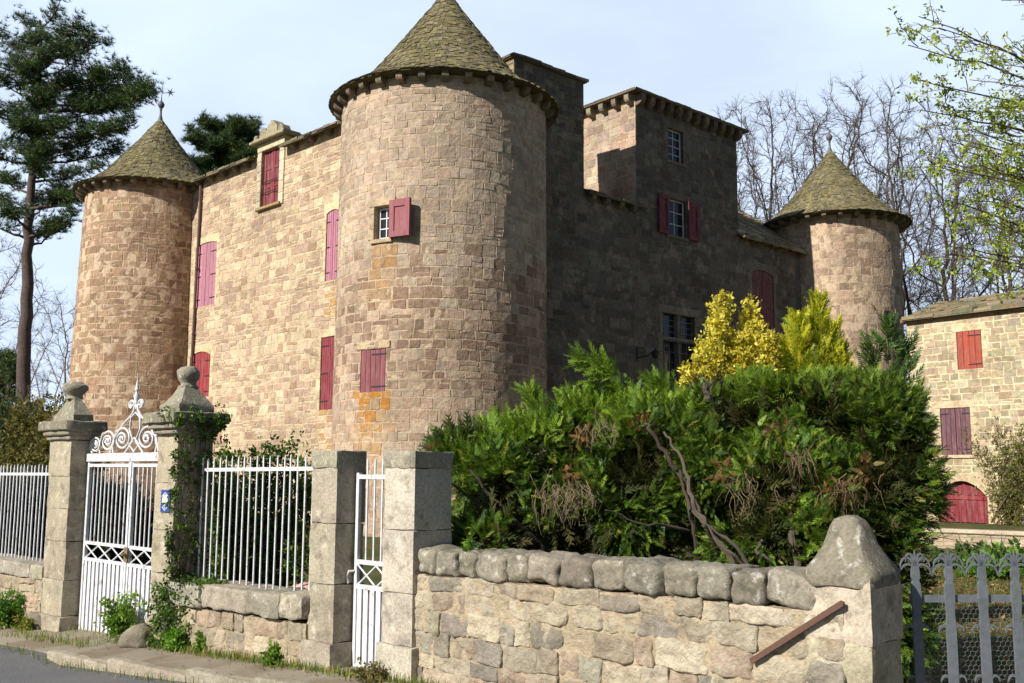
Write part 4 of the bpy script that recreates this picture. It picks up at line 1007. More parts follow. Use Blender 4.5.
# ---- big double gate
GP = Plane(P0 + NW * -.09, DW, NW); gL = A1[1] + .01; gm = GP.hit(133.5, 456)[0]; gR = 2 * gm - gL; zg, ztg = .0, 2.03
gate = thing('double_gate', 'tall white double gate with scrolled iron overthrow between urn pillars', 'gate', GP.p(gm, zg, 0))
rng = random.Random(81)
for sd, (a, b) in enumerate(((gL + .03, gm - .01), (gm + .01, gR - .03))):
    mb = MB()
    zl0, zl1 = .88, 1.04
    for x in (a, b - .04): mb.sbox(GP, x, x + .04, zg, ztg - .04, -.02, .02, WH, .004)
    for z in (zg, zl0 - .03, zl1, ztg - .09): mb.sbox(GP, a + .04, b - .04, z, z + .035, -.016, .016, WH)
    lf = mb.build('gate_leaf', M['white'], gate)
    mb = MB(); n = 10; w_ = (b - a - .08) / n
    for k in range(n):
        x = a + .04 + k * w_; mb.prism(GP, [(x + w_ * .2, zg + .036), (x + w_ * .8, zg + .036), (x + w_ * .8, zl0 - .032), (x + w_ * .2, zl0 - .032)], -.012, .016, vary(WH, rng, .04, .01))
    mb.sbox(GP, a + .04, b - .04, zg + .036, zl0 - .032, -.018, -.012, (150, 150, 156)); mb.build('lower_panel', M['white'], lf)
    mb = MB()
    for k in range(3):
        x0, x1 = a + .04 + (b - a - .08) * k / 3, a + .04 + (b - a - .08) * (k + 1) / 3
        mb.tube([GP.p(x0, zl0, .0), GP.p(x1, zl1, .0)], .009, 5, WH); mb.tube([GP.p(x0, zl1, .012), GP.p(x1, zl0, .012)], .009, 5, WH)
    mb.build('lattice', M['white'], lf)
    for k in range(1, n):
        x = a + .04 + k * w_; mb = MB(); mb.tube([GP.p(x, zl1 + .03, 0), GP.p(x, ztg - .09, 0)], .010, 6, vary(WH, rng, .03, .01)); mb.build('bar', M['white'], lf, True)
mb = MB(); mb.sbox(GP, gm - .02, gm + .02, zg + .02, ztg - .1, .021, .034, (214, 214, 218)); mb.build('closing_strip', M['white'], gate)
mb = MB(); mb.tube([GP.p(gm + .03, .98, .02), GP.p(gm + .03, .98, .06)], .012, 6, (90, 80, 70)); mb.lathe(GP.p(gm + .03, .965, .075), [(.01, 0), (.026, .008), (.026, .022), (.01, .03)], 10, (120, 96, 60)); mb.sbox(GP, gm - .02, gm + .06, .9, 1.06, .035, .042, (120, 100, 76)); mb.build('lock', M['rust'], gate)
mb = MB(); mb.sbox(GP, gL - .0, gR + .0, ztg - .03, ztg + .065, -.03, .03, WH, .006); mb.sbox(GP, gm - .03, gm + .03, ztg - .2, ztg - .032, .02, .035, WH); ov = mb.build('overthrow', M['white'], gate)
def spiral(mb, cx, cz, r0, turns, a0, sgn=1, rad=.012, rmin=.02, tail=()):
    pts = []; n = int(26 * turns)
    for i in range(n + 1):
        t_ = i / n; a = a0 + sgn * 2 * math.pi * turns * t_; r_ = r0 + (rmin - r0) * t_; pts.append((cx + r_ * math.cos(a), cz + r_ * math.sin(a)))
    pts = list(tail) + pts
    mb.tube([GZ.p(x, z, 0) for x, z in pts], rad, 6, WH)
zb_ = ztg + .07; ZS = .64
class GZ:
    @staticmethod
    def p(u, v, d=0): return GP.p(u, zb_ + (v - zb_) * ZS, d)
for sg in (-1, 1):
    X = lambda d: gm + sg * d
    sp = [(.98, .15, .135), (.66, .21, .185), (.30, .24, .2)]
    for (dx, h, r_) in sp:
        m2 = MB(); st = math.pi * .5
        tail = [(X(dx + (r_ * 1.0)), zb_), (X(dx + r_ * 1.18), zb_ + h * .6), (X(dx + r_ * .8), zb_ + h + r_ * .72)] if dx < .9 else [(X(dx + r_ * .5), zb_), (X(dx + r_ * 1.05), zb_ + h * .7), (X(dx + r_ * .75), zb_ + h + r_ * .7)]
        spiral(m2, X(dx), zb_ + h, r_, 1.9, st, 1 if sg > 0 else -1, .0125, .022, tail); spiral(m2, X(dx), zb_ + h, r_ * .35, .6, st + 2, -1, .016, .02)
        m2.build('scroll', M['white'], ov, True)
    m2 = MB(); C_ = [(.58, 0), (.50, .26), (.30, .50), (.12, .64), (.05, .74), (.03, .84)]
    m2.tube([GZ.p(X(x), zb_ + z, 0) for x, z in C_], .014, 6, WH)
    m2.tube([GZ.p(X(x), zb_ + z, 0) for x, z in [(.22, .0), (.03, .2), (.13, .42), (.10, .62), (.0, .70)]], .011, 6, WH)
    m2.tube([GZ.p(X(x), zb_ + z, 0) for x, z in [(.0, .02), (.12, .14), (.0, .26)]], .010, 6, WH)
    m2.build('scroll', M['white'], ov, True)
    m2 = MB(); spiral(m2, X(.10), zb_ + .86, .075, 1.5, -math.pi / 2, 1 if sg > 0 else -1, .012, .015); m2.build('scroll', M['white'], ov, True)
m2 = MB(); m2.lathe(GZ.p(gm, zb_ + .76, 0), [(.012, 0), (.016, .06), (.03, .12), (.036, .15), (.016, .18), (.015, .20), (.028, .22), (.015, .25), (.009, .31), (.003, .40)], 8, WH); m2.build('spike', M['white'], ov, True)

# ---- small white gate
SG = Plane(P0 + NW * -.1, DW, NW); a, b = A3[1] + .03, A4[0] - .03; z0, zl0, zl1, zt_ = .30, .97, 1.14, 1.89
sgate = thing('small_gate', 'narrow white garden gate between two plain stone pillars', 'gate', SG.p(.73, .3, 0))
mb = MB()
for x in (a, b - .035): mb.sbox(SG, x, x + .035, z0, zt_, -.017, .017, WH, .004)
for z in (z0, zl0 - .03, zl1, zt_ - .05): mb.sbox(SG, a + .035, b - .035, z, z + .035, -.014, .014, WH)
mb.build('gate_frame', M['white'], sgate)
mb = MB(); n = 6; w_ = (b - a - .07) / n
for k in range(n): x = a + .035 + k * w_; mb.prism(SG, [(x + w_ * .16, z0 + .036), (x + w_ * .84, z0 + .036), (x + w_ * .84, zl0 - .032), (x + w_ * .16, zl0 - .032)], -.01, .014, vary(WH, rng, .03, .01))
mb.sbox(SG, a + .035, b - .035, z0 + .036, zl0 - .032, -.017, -.011, (140, 142, 150)); mb.build('lower_panel', M['white'], sgate)
mb = MB()
for k in range(2):
    x0, x1 = a + .035 + (b - a - .07) * k / 2, a + .035 + (b - a - .07) * (k + 1) / 2
    mb.tube([SG.p(x0, zl0, 0), SG.p(x1, zl1, 0)], .008, 5, WH); mb.tube([SG.p(x0, zl1, .01), SG.p(x1, zl0, .01)], .008, 5, WH)
mb.build('lattice', M['white'], sgate)
for k in range(1, 5):
    x = a + .035 + (b - a - .07) * k / 5; mb = MB(); mb.tube([SG.p(x, zl1 + .03, 0), SG.p(x, zt_ + .09, 0), SG.p(x, zt_ + .12, 0)], [.0095, .0095, .004], 6, WH); mb.build('bar', M['white'], sgate, True)
mb = MB(); mb.tube([SG.p(a + .01, 1.08, .02), SG.p(a - .01, 1.08, .06), SG.p(a - .03, 1.04, .07), SG.p(a - .02, .98, .06)], .01, 6, (210, 206, 196)); mb.build('handle', M['white'], sgate)

# ---- plaque
(ua, va), (ub, vb) = [Plane(P0 + NW * .165, DW, NW).hit(*q_) for q_ in ((159.5, 512), (169.5, 490))]
PQ = Plane(P0 + NW * .145, DW, NW); mb = MB(); mb.sbox(PQ, ua, ub, va, vb, -.01, .014, (58, 74, 140), .002)
pq = tag(mb.build('plaque', M['plaque']), 'small blue plaque with pale emblem on the ivy gate pillar', 'plaque')
um, w_, h = (ua + ub) / 2, ub - ua, vb - va; mb = MB()
mb.prism(PQ, [(um - w_ * .33, va + h * .42), (um + w_ * .33, va + h * .42), (um + w_ * .30, va + h * .6), (um + w_ * .18, va + h * .76), (um, va + h * .8), (um - w_ * .18, va + h * .76), (um - w_ * .30, va + h * .6)], .014, .017, (224, 222, 190))
for sg in (-1, 1):
    mb.prism(PQ, [(um, va + h * .9), (um + sg * w_ * .42, va + h * .7), (um + sg * w_ * .42, va + h * .66), (um, va + h * .86)], .014, .0165, (200, 206, 226))
    mb.prism(PQ, [(um, va + h * .06), (um + sg * w_ * .3, va + h * .22), (um, va + h * .36), (um, va + h * .32), (um + sg * w_ * .2, va + h * .22), (um, va + h * .10)], .014, .0165, (196, 204, 226))
mb.prism(PQ, [(um - w_ * .08, va + h * .21), (um, va + h * .16), (um + w_ * .08, va + h * .21), (um, va + h * .26)], .014, .0168, (196, 204, 226)); mb.build('emblem', M['plaque'], pq)

# ---- boulders
rng = random.Random(91)
for (px, py, sz, lab) in ((138, 640, (.21, .14, .12), 'grey rounded guard stone by the ivy gate pillar'), (43, 614, (.15, .13, .12), 'small mossy guard stone at the left gate pillar foot')):
    Y = 10.4 if px > 100 else 12.4; p = at(px, py, Y); mb = MB(); z = hstreet(*((p - P0).dot(DW), max(0, (p - P0).dot(NW))))
    mb.lumpy(V(p.x, p.y, z + sz[2] * .6), (V(.9, -.4, 0), V(.4, .9, 0), V(.1, 0, 1)), sz, rng, 8, 2.8, .05, 4, (134, 126, 110)); tag(mb.build('guard_stone', M['rubble'], None, True), lab, 'guard stone')

# ---- ornamental grey gate at the right
gz0 = .34; ga = V(2.235, 5.72, 0); GU = V(1, .06, 0).normalized(); GG = Plane(ga, GU, V(GU.y, -GU.x, 0))
rgate = thing('ornamental_gate', 'grey iron gate with palm shaped bar tops and wire mesh', 'gate', ga + V(.7, 0, .3))
IRON = (102, 107, 112); ztp = GG.hit(935, 566)[1]; rng = random.Random(95)
zrail = GG.hit(935, 599)[1]
mb = MB(); mb.sbox(GG, 0, 1.5, zrail - .02, zrail + .02, -.022, -.010, IRON); mb.sbox(GG, 0, 1.5, .42, .46, -.022, -.010, IRON); mb.build('rail', M['greyiron'], rgate)
def leafc(mb, x, z, sg, w0, L_, rise, drop):
    """curled flat iron leaf"""
    pts = []
    for i in range(11):
        t_ = i / 10; a = t_ * math.pi * .95
        pts.append((x + sg * (L_ * (1 - math.cos(a)) / 2), z + rise * math.sin(a * .92) - drop * t_ ** 2))
    for i in range(10):
        (xa, za), (xb, zb2) = pts[i], pts[i + 1]; tx, tz = xb - xa, zb2 - za; l = math.hypot(tx, tz) or 1; nx, nz = -tz / l, tx / l
        wa, wb = w0 * math.sin(math.pi * (.25 + .75 * i / 10)) * .5 + .0015, w0 * math.sin(math.pi * (.25 + .75 * (i + 1) / 10)) * .5 + .0015
        mb.hexa([GG.p(xa + nx * wa, za + nz * wa, -.004), GG.p(xa - nx * wa, za - nz * wa, -.004), GG.p(xb - nx * wb, zb2 - nz * wb, -.004), GG.p(xb + nx * wb, zb2 + nz * wb, -.004),
                 GG.p(xa + nx * wa, za + nz * wa, .006), GG.p(xa - nx * wa, za - nz * wa, .006), GG.p(xb - nx * wb, zb2 - nz * wb, .006), GG.p(xb + nx * wb, zb2 + nz * wb, .006)], IRON)
for k in range(8):
    x = .03 + .192 * k; mb = MB(); zs = [.3, .55, .62, .72, zrail - .13, zrail - .08, zrail, ztp - .1, ztp - .08, ztp - .06, ztp]
    ws = [.027, .027, .024, .027, .027, .022, .028, .026, .017, .025, .02]
    for i in range(len(zs) - 1):
        mb.hexa([GG.p(x - ws[i], zs[i], -.008), GG.p(x + ws[i], zs[i], -.008), GG.p(x + ws[i + 1], zs[i + 1], -.008), GG.p(x - ws[i + 1], zs[i + 1], -.008), GG.p(x - ws[i], zs[i], .008), GG.p(x + ws[i], zs[i], .008), GG.p(x + ws[i + 1], zs[i + 1], .008), GG.p(x - ws[i + 1], zs[i + 1], .008)], vary(IRON, rng, .05, .01))
    br = mb.build('bar', M['greyiron'], rgate)
    mb = MB(); mb.prism(GG, [(x - .006, ztp - .01), (x + .006, ztp - .01), (x + .005, ztp + .05), (x, ztp + .09), (x - .005, ztp + .05)], -.004, .006, IRON)
    for sg in (-1, 1):
        leafc(mb, x + sg * .004, ztp - .005, sg, .010, .05, .072, .0); leafc(mb, x + sg * .008, ztp - .01, sg, .010, .078, .062, .02); leafc(mb, x + sg * .008, ztp - .02, sg, .010, .086, .042, .05)
    mb.build('palm_finial', M['greyiron'], br)
    for zz in (zrail - .17, zrail - .44):
        for sg in (-1, 1): mb = MB(); leafc(mb, x + sg * .022, zz, sg, .012, .05, .03, .02); mb.build('leaf_ornament', M['greyiron'], br)
mb = MB(); h = .017; s3_ = math.sqrt(3); rows = int((zrail - .44) / (1.5 * h)); colsn = int(1.45 / (s3_ * h))
for r_ in range(rows):
    for c_ in range(colsn):
        cx = (c_ + .5 * (r_ % 2)) * s3_ * h + .03; cz = .45 + r_ * 1.5 * h
        vtx = [(cx, cz + h), (cx + s3_ / 2 * h, cz + h / 2), (cx + s3_ / 2 * h, cz - h / 2), (cx, cz - h)]
        for i in range(3): mb.tube([GG.p(vtx[i][0], vtx[i][1], -.028), GG.p(vtx[i + 1][0], vtx[i + 1][1], -.028)], .0011, 3, (120, 122, 122), False)
mb.build('wire_mesh', M['greyiron'], rgate)

# ---- far low wall in the yard on the right
fw = thing('yard_wall', 'low stone wall at the back of the yard before the farm building', 'wall', at(1000, 540, 26)); rng = random.Random(97)
fa, fb = at(915, 540, 27), at(1085, 540, 24.5); fa.z = fb.z = 0; U_ = (fb - fa).normalized(); FWL = Plane(fa, U_, V(U_.y, -U_.x, 0)); zt1 = at(1000, 531, 25.7).z; Lw = (fb - fa).length
mb = MB(); backing(mb, FWL, 0, Lw, -.1, zt1 - .1, [], (160, 146, 120)); masonry(mb, FWL, layout(0, Lw, -.1, zt1 - .1, (.12, .22), (.2, .5), rng), pal_low, rng, .02); mb.build('wall_face', M['castle'], fw)
mb = MB(); mb.sbox(FWL, 0, Lw, zt1 - .1, zt1, -.45, .06, (196, 182, 156), .02); mb.build('coping', M['rubble'], fw)

# ------------------------------------------------------------------ vegetation helpers
def rnd_dirs(n, rs):
    v = rs.normal(size=(n, 3)); return v / np.linalg.norm(v, axis=1, keepdims=True)
def spray_template(nb=8, wid=.3, droop=.14):
    """flat feathery conifer spray along +x, length 1: narrow leaflets either side of the axis"""
    v, f = [], []
    def leaf(p, d, l, w_):
        n = np.array([-d[1], d[0], 0]); b = len(v)
        v.extend([p, p + d * l * .45 + n * w_, p + d * l, p + d * l * .45 - n * w_]); f.append((b, b + 1, b + 2, b + 3))
    for i in range(nb):
        t_ = (i + .4) / nb; z = -droop * t_ ** 2
        for sg in (-1, 1):
            l = wid * (1 - .75 * t_) * 1.15 + .08; a = .75 - .25 * t_
            leaf(np.array([t_, 0, z]), np.array([math.cos(a), sg * math.sin(a), -.15 * (1 if i % 2 else -.6)]), l, l * .12)
    leaf(np.array([.55, 0, -droop * .4]), np.array([1., 0, -.15]), .5, .05); leaf(np.array([0., 0, 0]), np.array([1., 0, -.04]), .6, .03)
    return np.array(v), np.array(f)
SPV, SPF = spray_template()
def ellipsoid_points(blobs, dens, rs, shell=(.72, 1.02), up=.0):
    P, D, W = [], [], []
    for (c, r) in blobs:
        area = 4 * math.pi * ((r[0] * r[1]) ** 1.6 / 3 + (r[0] * r[2]) ** 1.6 / 3 + (r[1] * r[2]) ** 1.6 / 3) ** (1 / 1.6)
        n = int(area * dens); d = rnd_dirs(n, rs); k = rs.uniform(shell[0], shell[1], (n, 1))
        P.append(np.array(c) + d * np.array(r) * k); nd = d / np.array(r); D.append(nd / np.linalg.norm(nd, axis=1, keepdims=True))
    P, D = np.concatenate(P), np.concatenate(D)
    keep = np.ones(len(P), bool)
    for (c, r) in blobs: keep &= (((P - np.array(c)) / np.array(r)) ** 2).sum(1) > (shell[0] - .07) ** 2
    return P[keep], D[keep]
def nz(P, f, seed=0.0): return np.array([mnoise.noise(Vector((p[0] * f + seed, p[1] * f + seed, p[2] * f))) for p in P])
def color_pick(n, rs, cols, wts, a=.15):
    c = np.array(cols, float)[rs.choice(len(cols), n, p=np.array(wts) / sum(wts))]; return c * (1 + rs.uniform(-a, a, (n, 1)))
def conifer_mass(name, parent, blobs, dens, size, rs, cols, wts, upw=.5, gap=-.25, gf=1.4, droop=0.0, shell=(.7, 1.03), jitter=.5, gmax=None):
    P, D = ellipsoid_points(blobs, dens, rs, shell)
    g = nz(P, gf, 3.3); keep = g > gap; P, D, g = P[keep], D[keep], g[keep]
    P = P + D * (nz(P, 2.3, 9.1) * .16)[:, None]
    P = P[:]; k = P[:, 2] > .12; P, D, g = P[k], D[k], g[k]; n = len(P)
    d = D + np.array([0, 0, upw]) + rs.normal(size=(n, 3)) * jitter; d[:, 2] -= droop
    R = basis(d, D * .5 + rs.normal(size=(n, 3)) * .45 + np.array([0, 0, .7]))
    C = color_pick(n, rs, cols, wts, .14) * (1 + .22 * nz(P, 1.1, 5.0))[:, None]
    return scatter_obj(name, M['spray'], parent, SPV, SPF, P, R, rs.uniform(size[0], size[1], n), C)
def blob(px, py, Y, rx, ry, rz): p = at(px, py, Y); return ((p.x, p.y, p.z), (rx, ry, rz))
def limb(mb, pts, r0, r1, col, rng, n=6, seg=6, wob=.03):
    P_ = [Vector(p) for p in pts]; o = []
    for i in range(len(P_) - 1):
        for k in range(seg): t_ = k / seg; o.append(P_[i].lerp(P_[i + 1], t_) + V(rng.uniform(-wob, wob), rng.uniform(-wob, wob), rng.uniform(-wob, wob)))
    o.append(P_[-1]); m_ = len(o); mb.tube(o, [r0 + (r1 - r0) * i / (m_ - 1) for i in range(m_)], n, col)

GRN = [(84, 112, 38), (102, 130, 42), (68, 94, 36), (124, 148, 50), (56, 80, 34), (134, 134, 58)]
TOPG = [(124, 148, 48), (108, 134, 44), (90, 118, 42)]
rs = np.random.RandomState(7); rng = random.Random(7)
# left conifer shrub
c1 = thing('conifer_shrub', 'sprawling green conifer behind the wall, nearest the small gate', 'shrub', at(560, 500, 9.2) - V(0, 0, 1.6))
BL = [blob(505, 482, 9.0, .55, .6, .42), blob(578, 465, 9.3, .7, .7, .45), blob(655, 462, 9.0, .62, .7, .45), blob(625, 510, 8.6, .5, .45, .36), blob(462, 458, 9.1, .3, .4, .22), blob(700, 480, 8.7, .45, .6, .45), blob(550, 515, 8.9, .5, .5, .32), blob(610, 550, 8.9, .8, .5, .4), blob(486, 542, 8.3, .26, .3, .14)]
conifer_mass('foliage', c1, BL, 1800, (.05, .135), rs, GRN, [4, 4, 3, 2.2, 2.4, .5], .12, .0, 2.1)
conifer_mass('foliage', c1, [blob(586, 420, 9.4, .3, .35, .22), blob(520, 440, 9.2, .45, .4, .14), blob(660, 420, 9.3, .55, .5, .18), blob(600, 390, 9.4, .07, .1, .2)], 800, (.07, .19), rs, TOPG, [3, 3, 2], .45, -.5)
def plume(parent, pts, n, wd, size, cols, wts):
    P, D = [], []
    for _ in range(n):
        t_ = rng.random() * (len(pts) - 1.001); i = int(t_); ax_ = (pts[i + 1] - pts[i]).normalized(); k_ = 1 - t_ / len(pts)
        sd = V(rng.gauss(0, 1), rng.gauss(0, 1), rng.gauss(0, .6)).normalized(); P.append(pts[i].lerp(pts[i + 1], t_ - i) + sd * wd * k_ * rng.random()); D.append(ax_ + sd * .8)
    n = len(P); return scatter_obj('foliage', M['spray'], parent, SPV, SPF, np.array(P), basis(np.array(D), rnd_dirs(n, rs)), rs.uniform(size[0], size[1], n), color_pick(n, rs, cols, wts, .16))
plume(c1, [at(650, 425, 9.2), at(628, 388, 9.2), at(604, 366, 9.2), at(580, 357, 9.2)], 110, .12, (.10, .22), TOPG, [1, 1, 1])
plume(c1, [at(545, 430, 9.1), at(538, 405, 9.1), at(528, 392, 9.1)], 60, .1, (.10, .2), TOPG, [1, 1, 1])
plume(c1, [at(690, 425, 9.1), at(668, 395, 9.1), at(655, 380, 9.1)], 70, .12, (.10, .2), TOPG, [1, 1, 1])
FILL = [(74, 78, 40), (60, 70, 36), (84, 78, 48)]
conifer_mass('foliage', c1, BL, 130, (.18, .34), rs, FILL, [2, 2, 1], .0, -2, 1.5, 0, (.2, .66))
mb = MB()
for (pts, r0, r1) in (([at(545, 600, 8.7), at(520, 530, 8.6), at(470, 470, 8.4)], .035, .01), ([at(535, 600, 8.7), at(500, 520, 8.45), at(447, 480, 8.3)], .03, .008), ([at(590, 600, 8.8), at(600, 520, 8.7), at(640, 450, 8.8)], .035, .015), ([at(570, 600, 8.6), at(540, 545, 8.4), at(500, 505, 8.2)], .03, .008),
    ([at(700, 560, 8.2), at(690, 510, 8.0), at(676, 465, 8.0)], .022, .01), ([at(690, 530, 8.0), at(640, 523, 7.8), at(605, 510, 7.7)], .014, .005), ([at(676, 468, 8), at(650, 430, 7.9), at(645, 420, 7.9)], .02, .008), ([at(720, 560, 7.9), at(700, 512, 7.7), at(680, 470, 7.7)], .018, .01)):
    mb = MB(); limb(mb, pts, r0, r1, vary((80, 70, 60), rng, .15), rng, 7, 7, .014); mb.build('branch', M['wood'], c1, True)
# dead tangle of twigs
mb = MB()
def tangle(mb, px, py, Y, r, n, col):
    for _ in range(n):
        p = at(px, py, Y) + V(rng.gauss(0, r), rng.gauss(0, r * .4), rng.gauss(0, r * .55)); d = V(rng.gauss(0, .3), rng.gauss(0, .3) - .1, -1).normalized()
        L_ = rng.uniform(.08, .24); limb(mb, [p, p + d * L_ * .5 + V(rng.gauss(0, .03), 0, .02), p + d * L_], .003, .0015, vary(col, rng, .2), rng, 3, 2, .008)
tangle(mb, 568, 492, 8.1, .13, 120, (136, 118, 94)); mb.build('dead_twigs', M['wood'], c1); mb = MB(); tangle(mb, 600, 425, 8.3, .08, 30, (130, 120, 90)); mb.build('dead_twigs', M['wood'], c1)
P, D = ellipsoid_points([blob(584, 437, 8.45, .1, .1, .06), blob(572, 474, 8.35, .1, .1, .05), blob(434, 455, 8.7, .06, .06, .1), blob(640, 424, 8.5, .1, .08, .05)], 420, rs, (.3, 1.)); n = len(P)
scatter_obj('dead_foliage', M['spray'], c1, SPV, SPF, P, basis(D + rs.normal(size=(n, 3)) * .6, rnd_dirs(n, rs)), rs.uniform(.05, .10, n), color_pick(n, rs, [(116, 76, 48), (100, 66, 42), (134, 98, 62)], [1, 1, 1]))
# right conifer shrub
c2 = thing('conifer_shrub', 'tall dense green conifer behind the end pillar', 'shrub', at(820, 520, 8.6) - V(0, 0, 1.6))
BL = [blob(752, 445, 8.9, .55, .7, .4), blob(820, 435, 8.9, .62, .8, .5), blob(865, 440, 8.7, .45, .7, .48), blob(885, 485, 8.4, .36, .6, .52), blob(780, 490, 8.3, .56, .6, .42), blob(850, 505, 8.2, .55, .5, .5), blob(760, 540, 8.0, .4, .4, .28), blob(864, 560, 8.1, .42, .5, .6), blob(880, 610, 8.2, .36, .5, .6), blob(720, 415, 9.2, .42, .5, .25), blob(820, 545, 8.0, .45, .4, .34)]
conifer_mass('foliage', c2, BL, 1800, (.05, .135), rs, GRN, [4, 4, 3, 2.4, 2, .8], .1, -.02, 2.1)
conifer_mass('foliage', c2, [blob(800, 395, 9.1, .62, .5, .13), blob(745, 405, 9.2, .42, .4, .13), blob(870, 402, 8.9, .42, .5, .13)], 800, (.07, .19), rs, TOPG, [3, 3, 2], .45, -.5)
conifer_mass('foliage', c2, BL, 130, (.18, .34), rs, FILL, [2, 2, 1], .0, -2, 1.5, 0, (.2, .66))
mb = MB()
for (pts, r0, r1) in (([at(748, 590, 7.4), at(718, 540, 7.45), at(692, 505, 7.55), at(684, 460, 7.8), at(664, 432, 8)], .027, .008), ([at(755, 575, 7.3), at(735, 545, 7.3), at(700, 520, 7.4)], .018, .01), ([at(760, 580, 7.2), at(725, 548, 7.2), at(692, 510, 7.3)], .014, .006), ([at(800, 580, 7.6), at(790, 520, 7.8), at(800, 450, 8.2)], .035, .015), ([at(770, 560, 7.3), at(755, 552, 7.3), at(762, 540, 7.4)], .014, .01), ([at(708, 400, 8.6), at(707, 388, 8.6), at(708, 384, 8.6)], .03, .03)):
    mb = MB(); limb(mb, pts, r0, r1, vary((80, 70, 60), rng, .15), rng, 7, 7, .014); mb.build('branch', M['wood'], c2, True)
for tq in ((800, 452, 7.75, .08, 44, (128, 106, 84)), (745, 480, 7.7, .10, 36, (136, 116, 92)), (850, 485, 7.6, .10, 40, (128, 104, 80))):
    mb = MB(); tangle(mb, *tq); mb.build('dead_twigs', M['wood'], c2)
P, D = ellipsoid_points([blob(838, 490, 7.6, .16, .1, .09), blob(722, 470, 7.75, .1, .1, .07), blob(780, 430, 8.0, .14, .1, .06), blob(868, 470, 7.7, .08, .1, .08)], 260, rs, (.3, 1.)); n = len(P)
scatter_obj('dead_foliage', M['spray'], c2, SPV, SPF, P, basis(D + rs.normal(size=(n, 3)) * .6, rnd_dirs(n, rs)), rs.uniform(.05, .10, n), color_pick(n, rs, [(118, 80, 52), (104, 72, 46), (128, 112, 66)], [1, 1, 1]))

# tall sprigs behind the right conifer
def sprig_tree(label, tips, base, cols, wts, size, name='young_conifer'):
    root = thing(name, label, 'shrub', base); mb = MB(); P, D = [], []
    for (tip, b0, wd) in tips:
        limb(mb, [b0, b0.lerp(tip, .5), tip], .02, .004, (110, 96, 70), rng, 5, 4, .01)
        n = int((95 if size[0] < .13 else 46) * (tip - b0).length)
        for _ in range(n):
            t_ = rng.random() ** .8; p = b0.lerp(tip, t_); a = rng.uniform(0, 6.28); dr = V(math.cos(a), math.sin(a), .9 + .8 * t_).normalized(); r_ = wd * (1 - t_) ** .8 * rng.random()
            P.append(p + dr * r_); D.append(dr)
    mb.build('stem', M['wood'], root); P, D = np.array(P), np.array(D); n = len(P)
    scatter_obj('foliage', M['spray'], root, SPV, SPF, P, basis(D, rnd_dirs(n, rs)), rs.uniform(size[0], size[1], n), color_pick(n, rs, cols, wts, .16)); return root
b_ = at(890, 470, 10.5); b_.z = 0
sprig_tree('thin green conifer tips rising in front of the right round tower', [(at(885, 322, 10.5), at(893, 430, 10.5), .28), (at(908, 345, 10.6), at(903, 430, 10.5), .22), (at(868, 350, 10.6), at(880, 430, 10.6), .2)], b_, [(70, 96, 44), (86, 112, 52), (56, 80, 38)], [1, 1, 1], (.14, .26))
b_ = at(812, 470, 11.5); b_.z = 0
sprig_tree('bright lime golden cypress against the right round tower', [(at(818, 304, 11.5), at(815, 440, 11.5), .36), (at(798, 322, 11.4), at(803, 440, 11.4), .3), (at(833, 330, 11.5), at(826, 440, 11.5), .3), (at(786, 350, 11.5), at(796, 440, 11.5), .26), (at(842, 352, 11.5), at(834, 440, 11.5), .24)] * 2, b_, [(186, 184, 44), (160, 166, 46), (204, 198, 62), (118, 138, 44)], [3, 3, 2, 1.4], (.12, .24), 'golden_cypress')
# yellow broadleaf shrub
def leaf_template():
    v = np.array([[0, 0, 0], [.4, .28, .06], [1, 0, 0], [.4, -.28, .06]]); return v, np.array([[0, 1, 2, 3]])
LFV, LFF = leaf_template()
def cluster_template(k=5, seed=1):
    r_ = np.random.RandomState(seed); v, f = [], []
    for i in range(k):
        d = r_.normal(size=3); d[0] = abs(d[0]) + .4; d /= np.linalg.norm(d); u = np.cross(d, r_.normal(size=3)); u /= np.linalg.norm(u); o = r_.normal(size=3) * .25; b = len(v)
        v += [o, o + d * .4 + u * .26, o + d, o + d * .4 - u * .26]; f.append((b, b + 1, b + 2, b + 3))
    return np.array(v), np.array(f)
CLV, CLF = cluster_template()
def leafy(name, label, cat, base, stems, cols, wts, lsize, per, spread, rs_, group=None, stemcol=(96, 80, 56), mat='leaf', rstem=.012):
    root = thing(name, label, cat, base, group); mb = MB(); P = []
    for st in stems:
        limb(mb, st, rstem, .003, stemcol, rng, 5, 3, .02); tot = sum(((Vector(b) - Vector(a)).length for a, b in zip(st, st[1:])))
        for _ in range(int(per * tot)):
            t_ = rng.random() ** .6 * (len(st) - 1); i = min(int(t_), len(st) - 2); p = Vector(st[i]).lerp(Vector(st[i + 1]), t_ - i)
            P.append(p + V(rng.gauss(0, spread), rng.gauss(0, spread), rng.gauss(0, spread)))
    mb.build('stem', M['wood'], root); P = np.array(P); n = len(P)
    scatter_obj('foliage', M[mat], root, CLV, CLF, P, basis(rnd_dirs(n, rs_) + [0, 0, .4], rnd_dirs(n, rs_)), rs_.uniform(lsize[0], lsize[1], n), color_pick(n, rs_, cols, wts, .16)); return root
b_ = at(730, 480, 11.0); b_.z = 0; st = []
for (px, py) in ((722, 298), (716, 318), (750, 304), (756, 322), (703, 342), (690, 372), (768, 338), (730, 348), (698, 358), (774, 362), (745, 335)):
    tip = at(px, py, 11 + rng.uniform(-.3, .3)); st.append([b_ + V(rng.uniform(-.1, .1), 0, .3), b_.lerp(tip, .55) + V(0, 0, .2), tip])
leafy('yellow_shrub', 'pale yellow leafed shrub beside the mullioned window', 'shrub', b_, st, [(206, 190, 66), (180, 168, 58), (218, 206, 98), (132, 132, 50), (96, 108, 44)], [3.5, 3, 3, .8, .3], (.03, .065), 330, .05, rs)

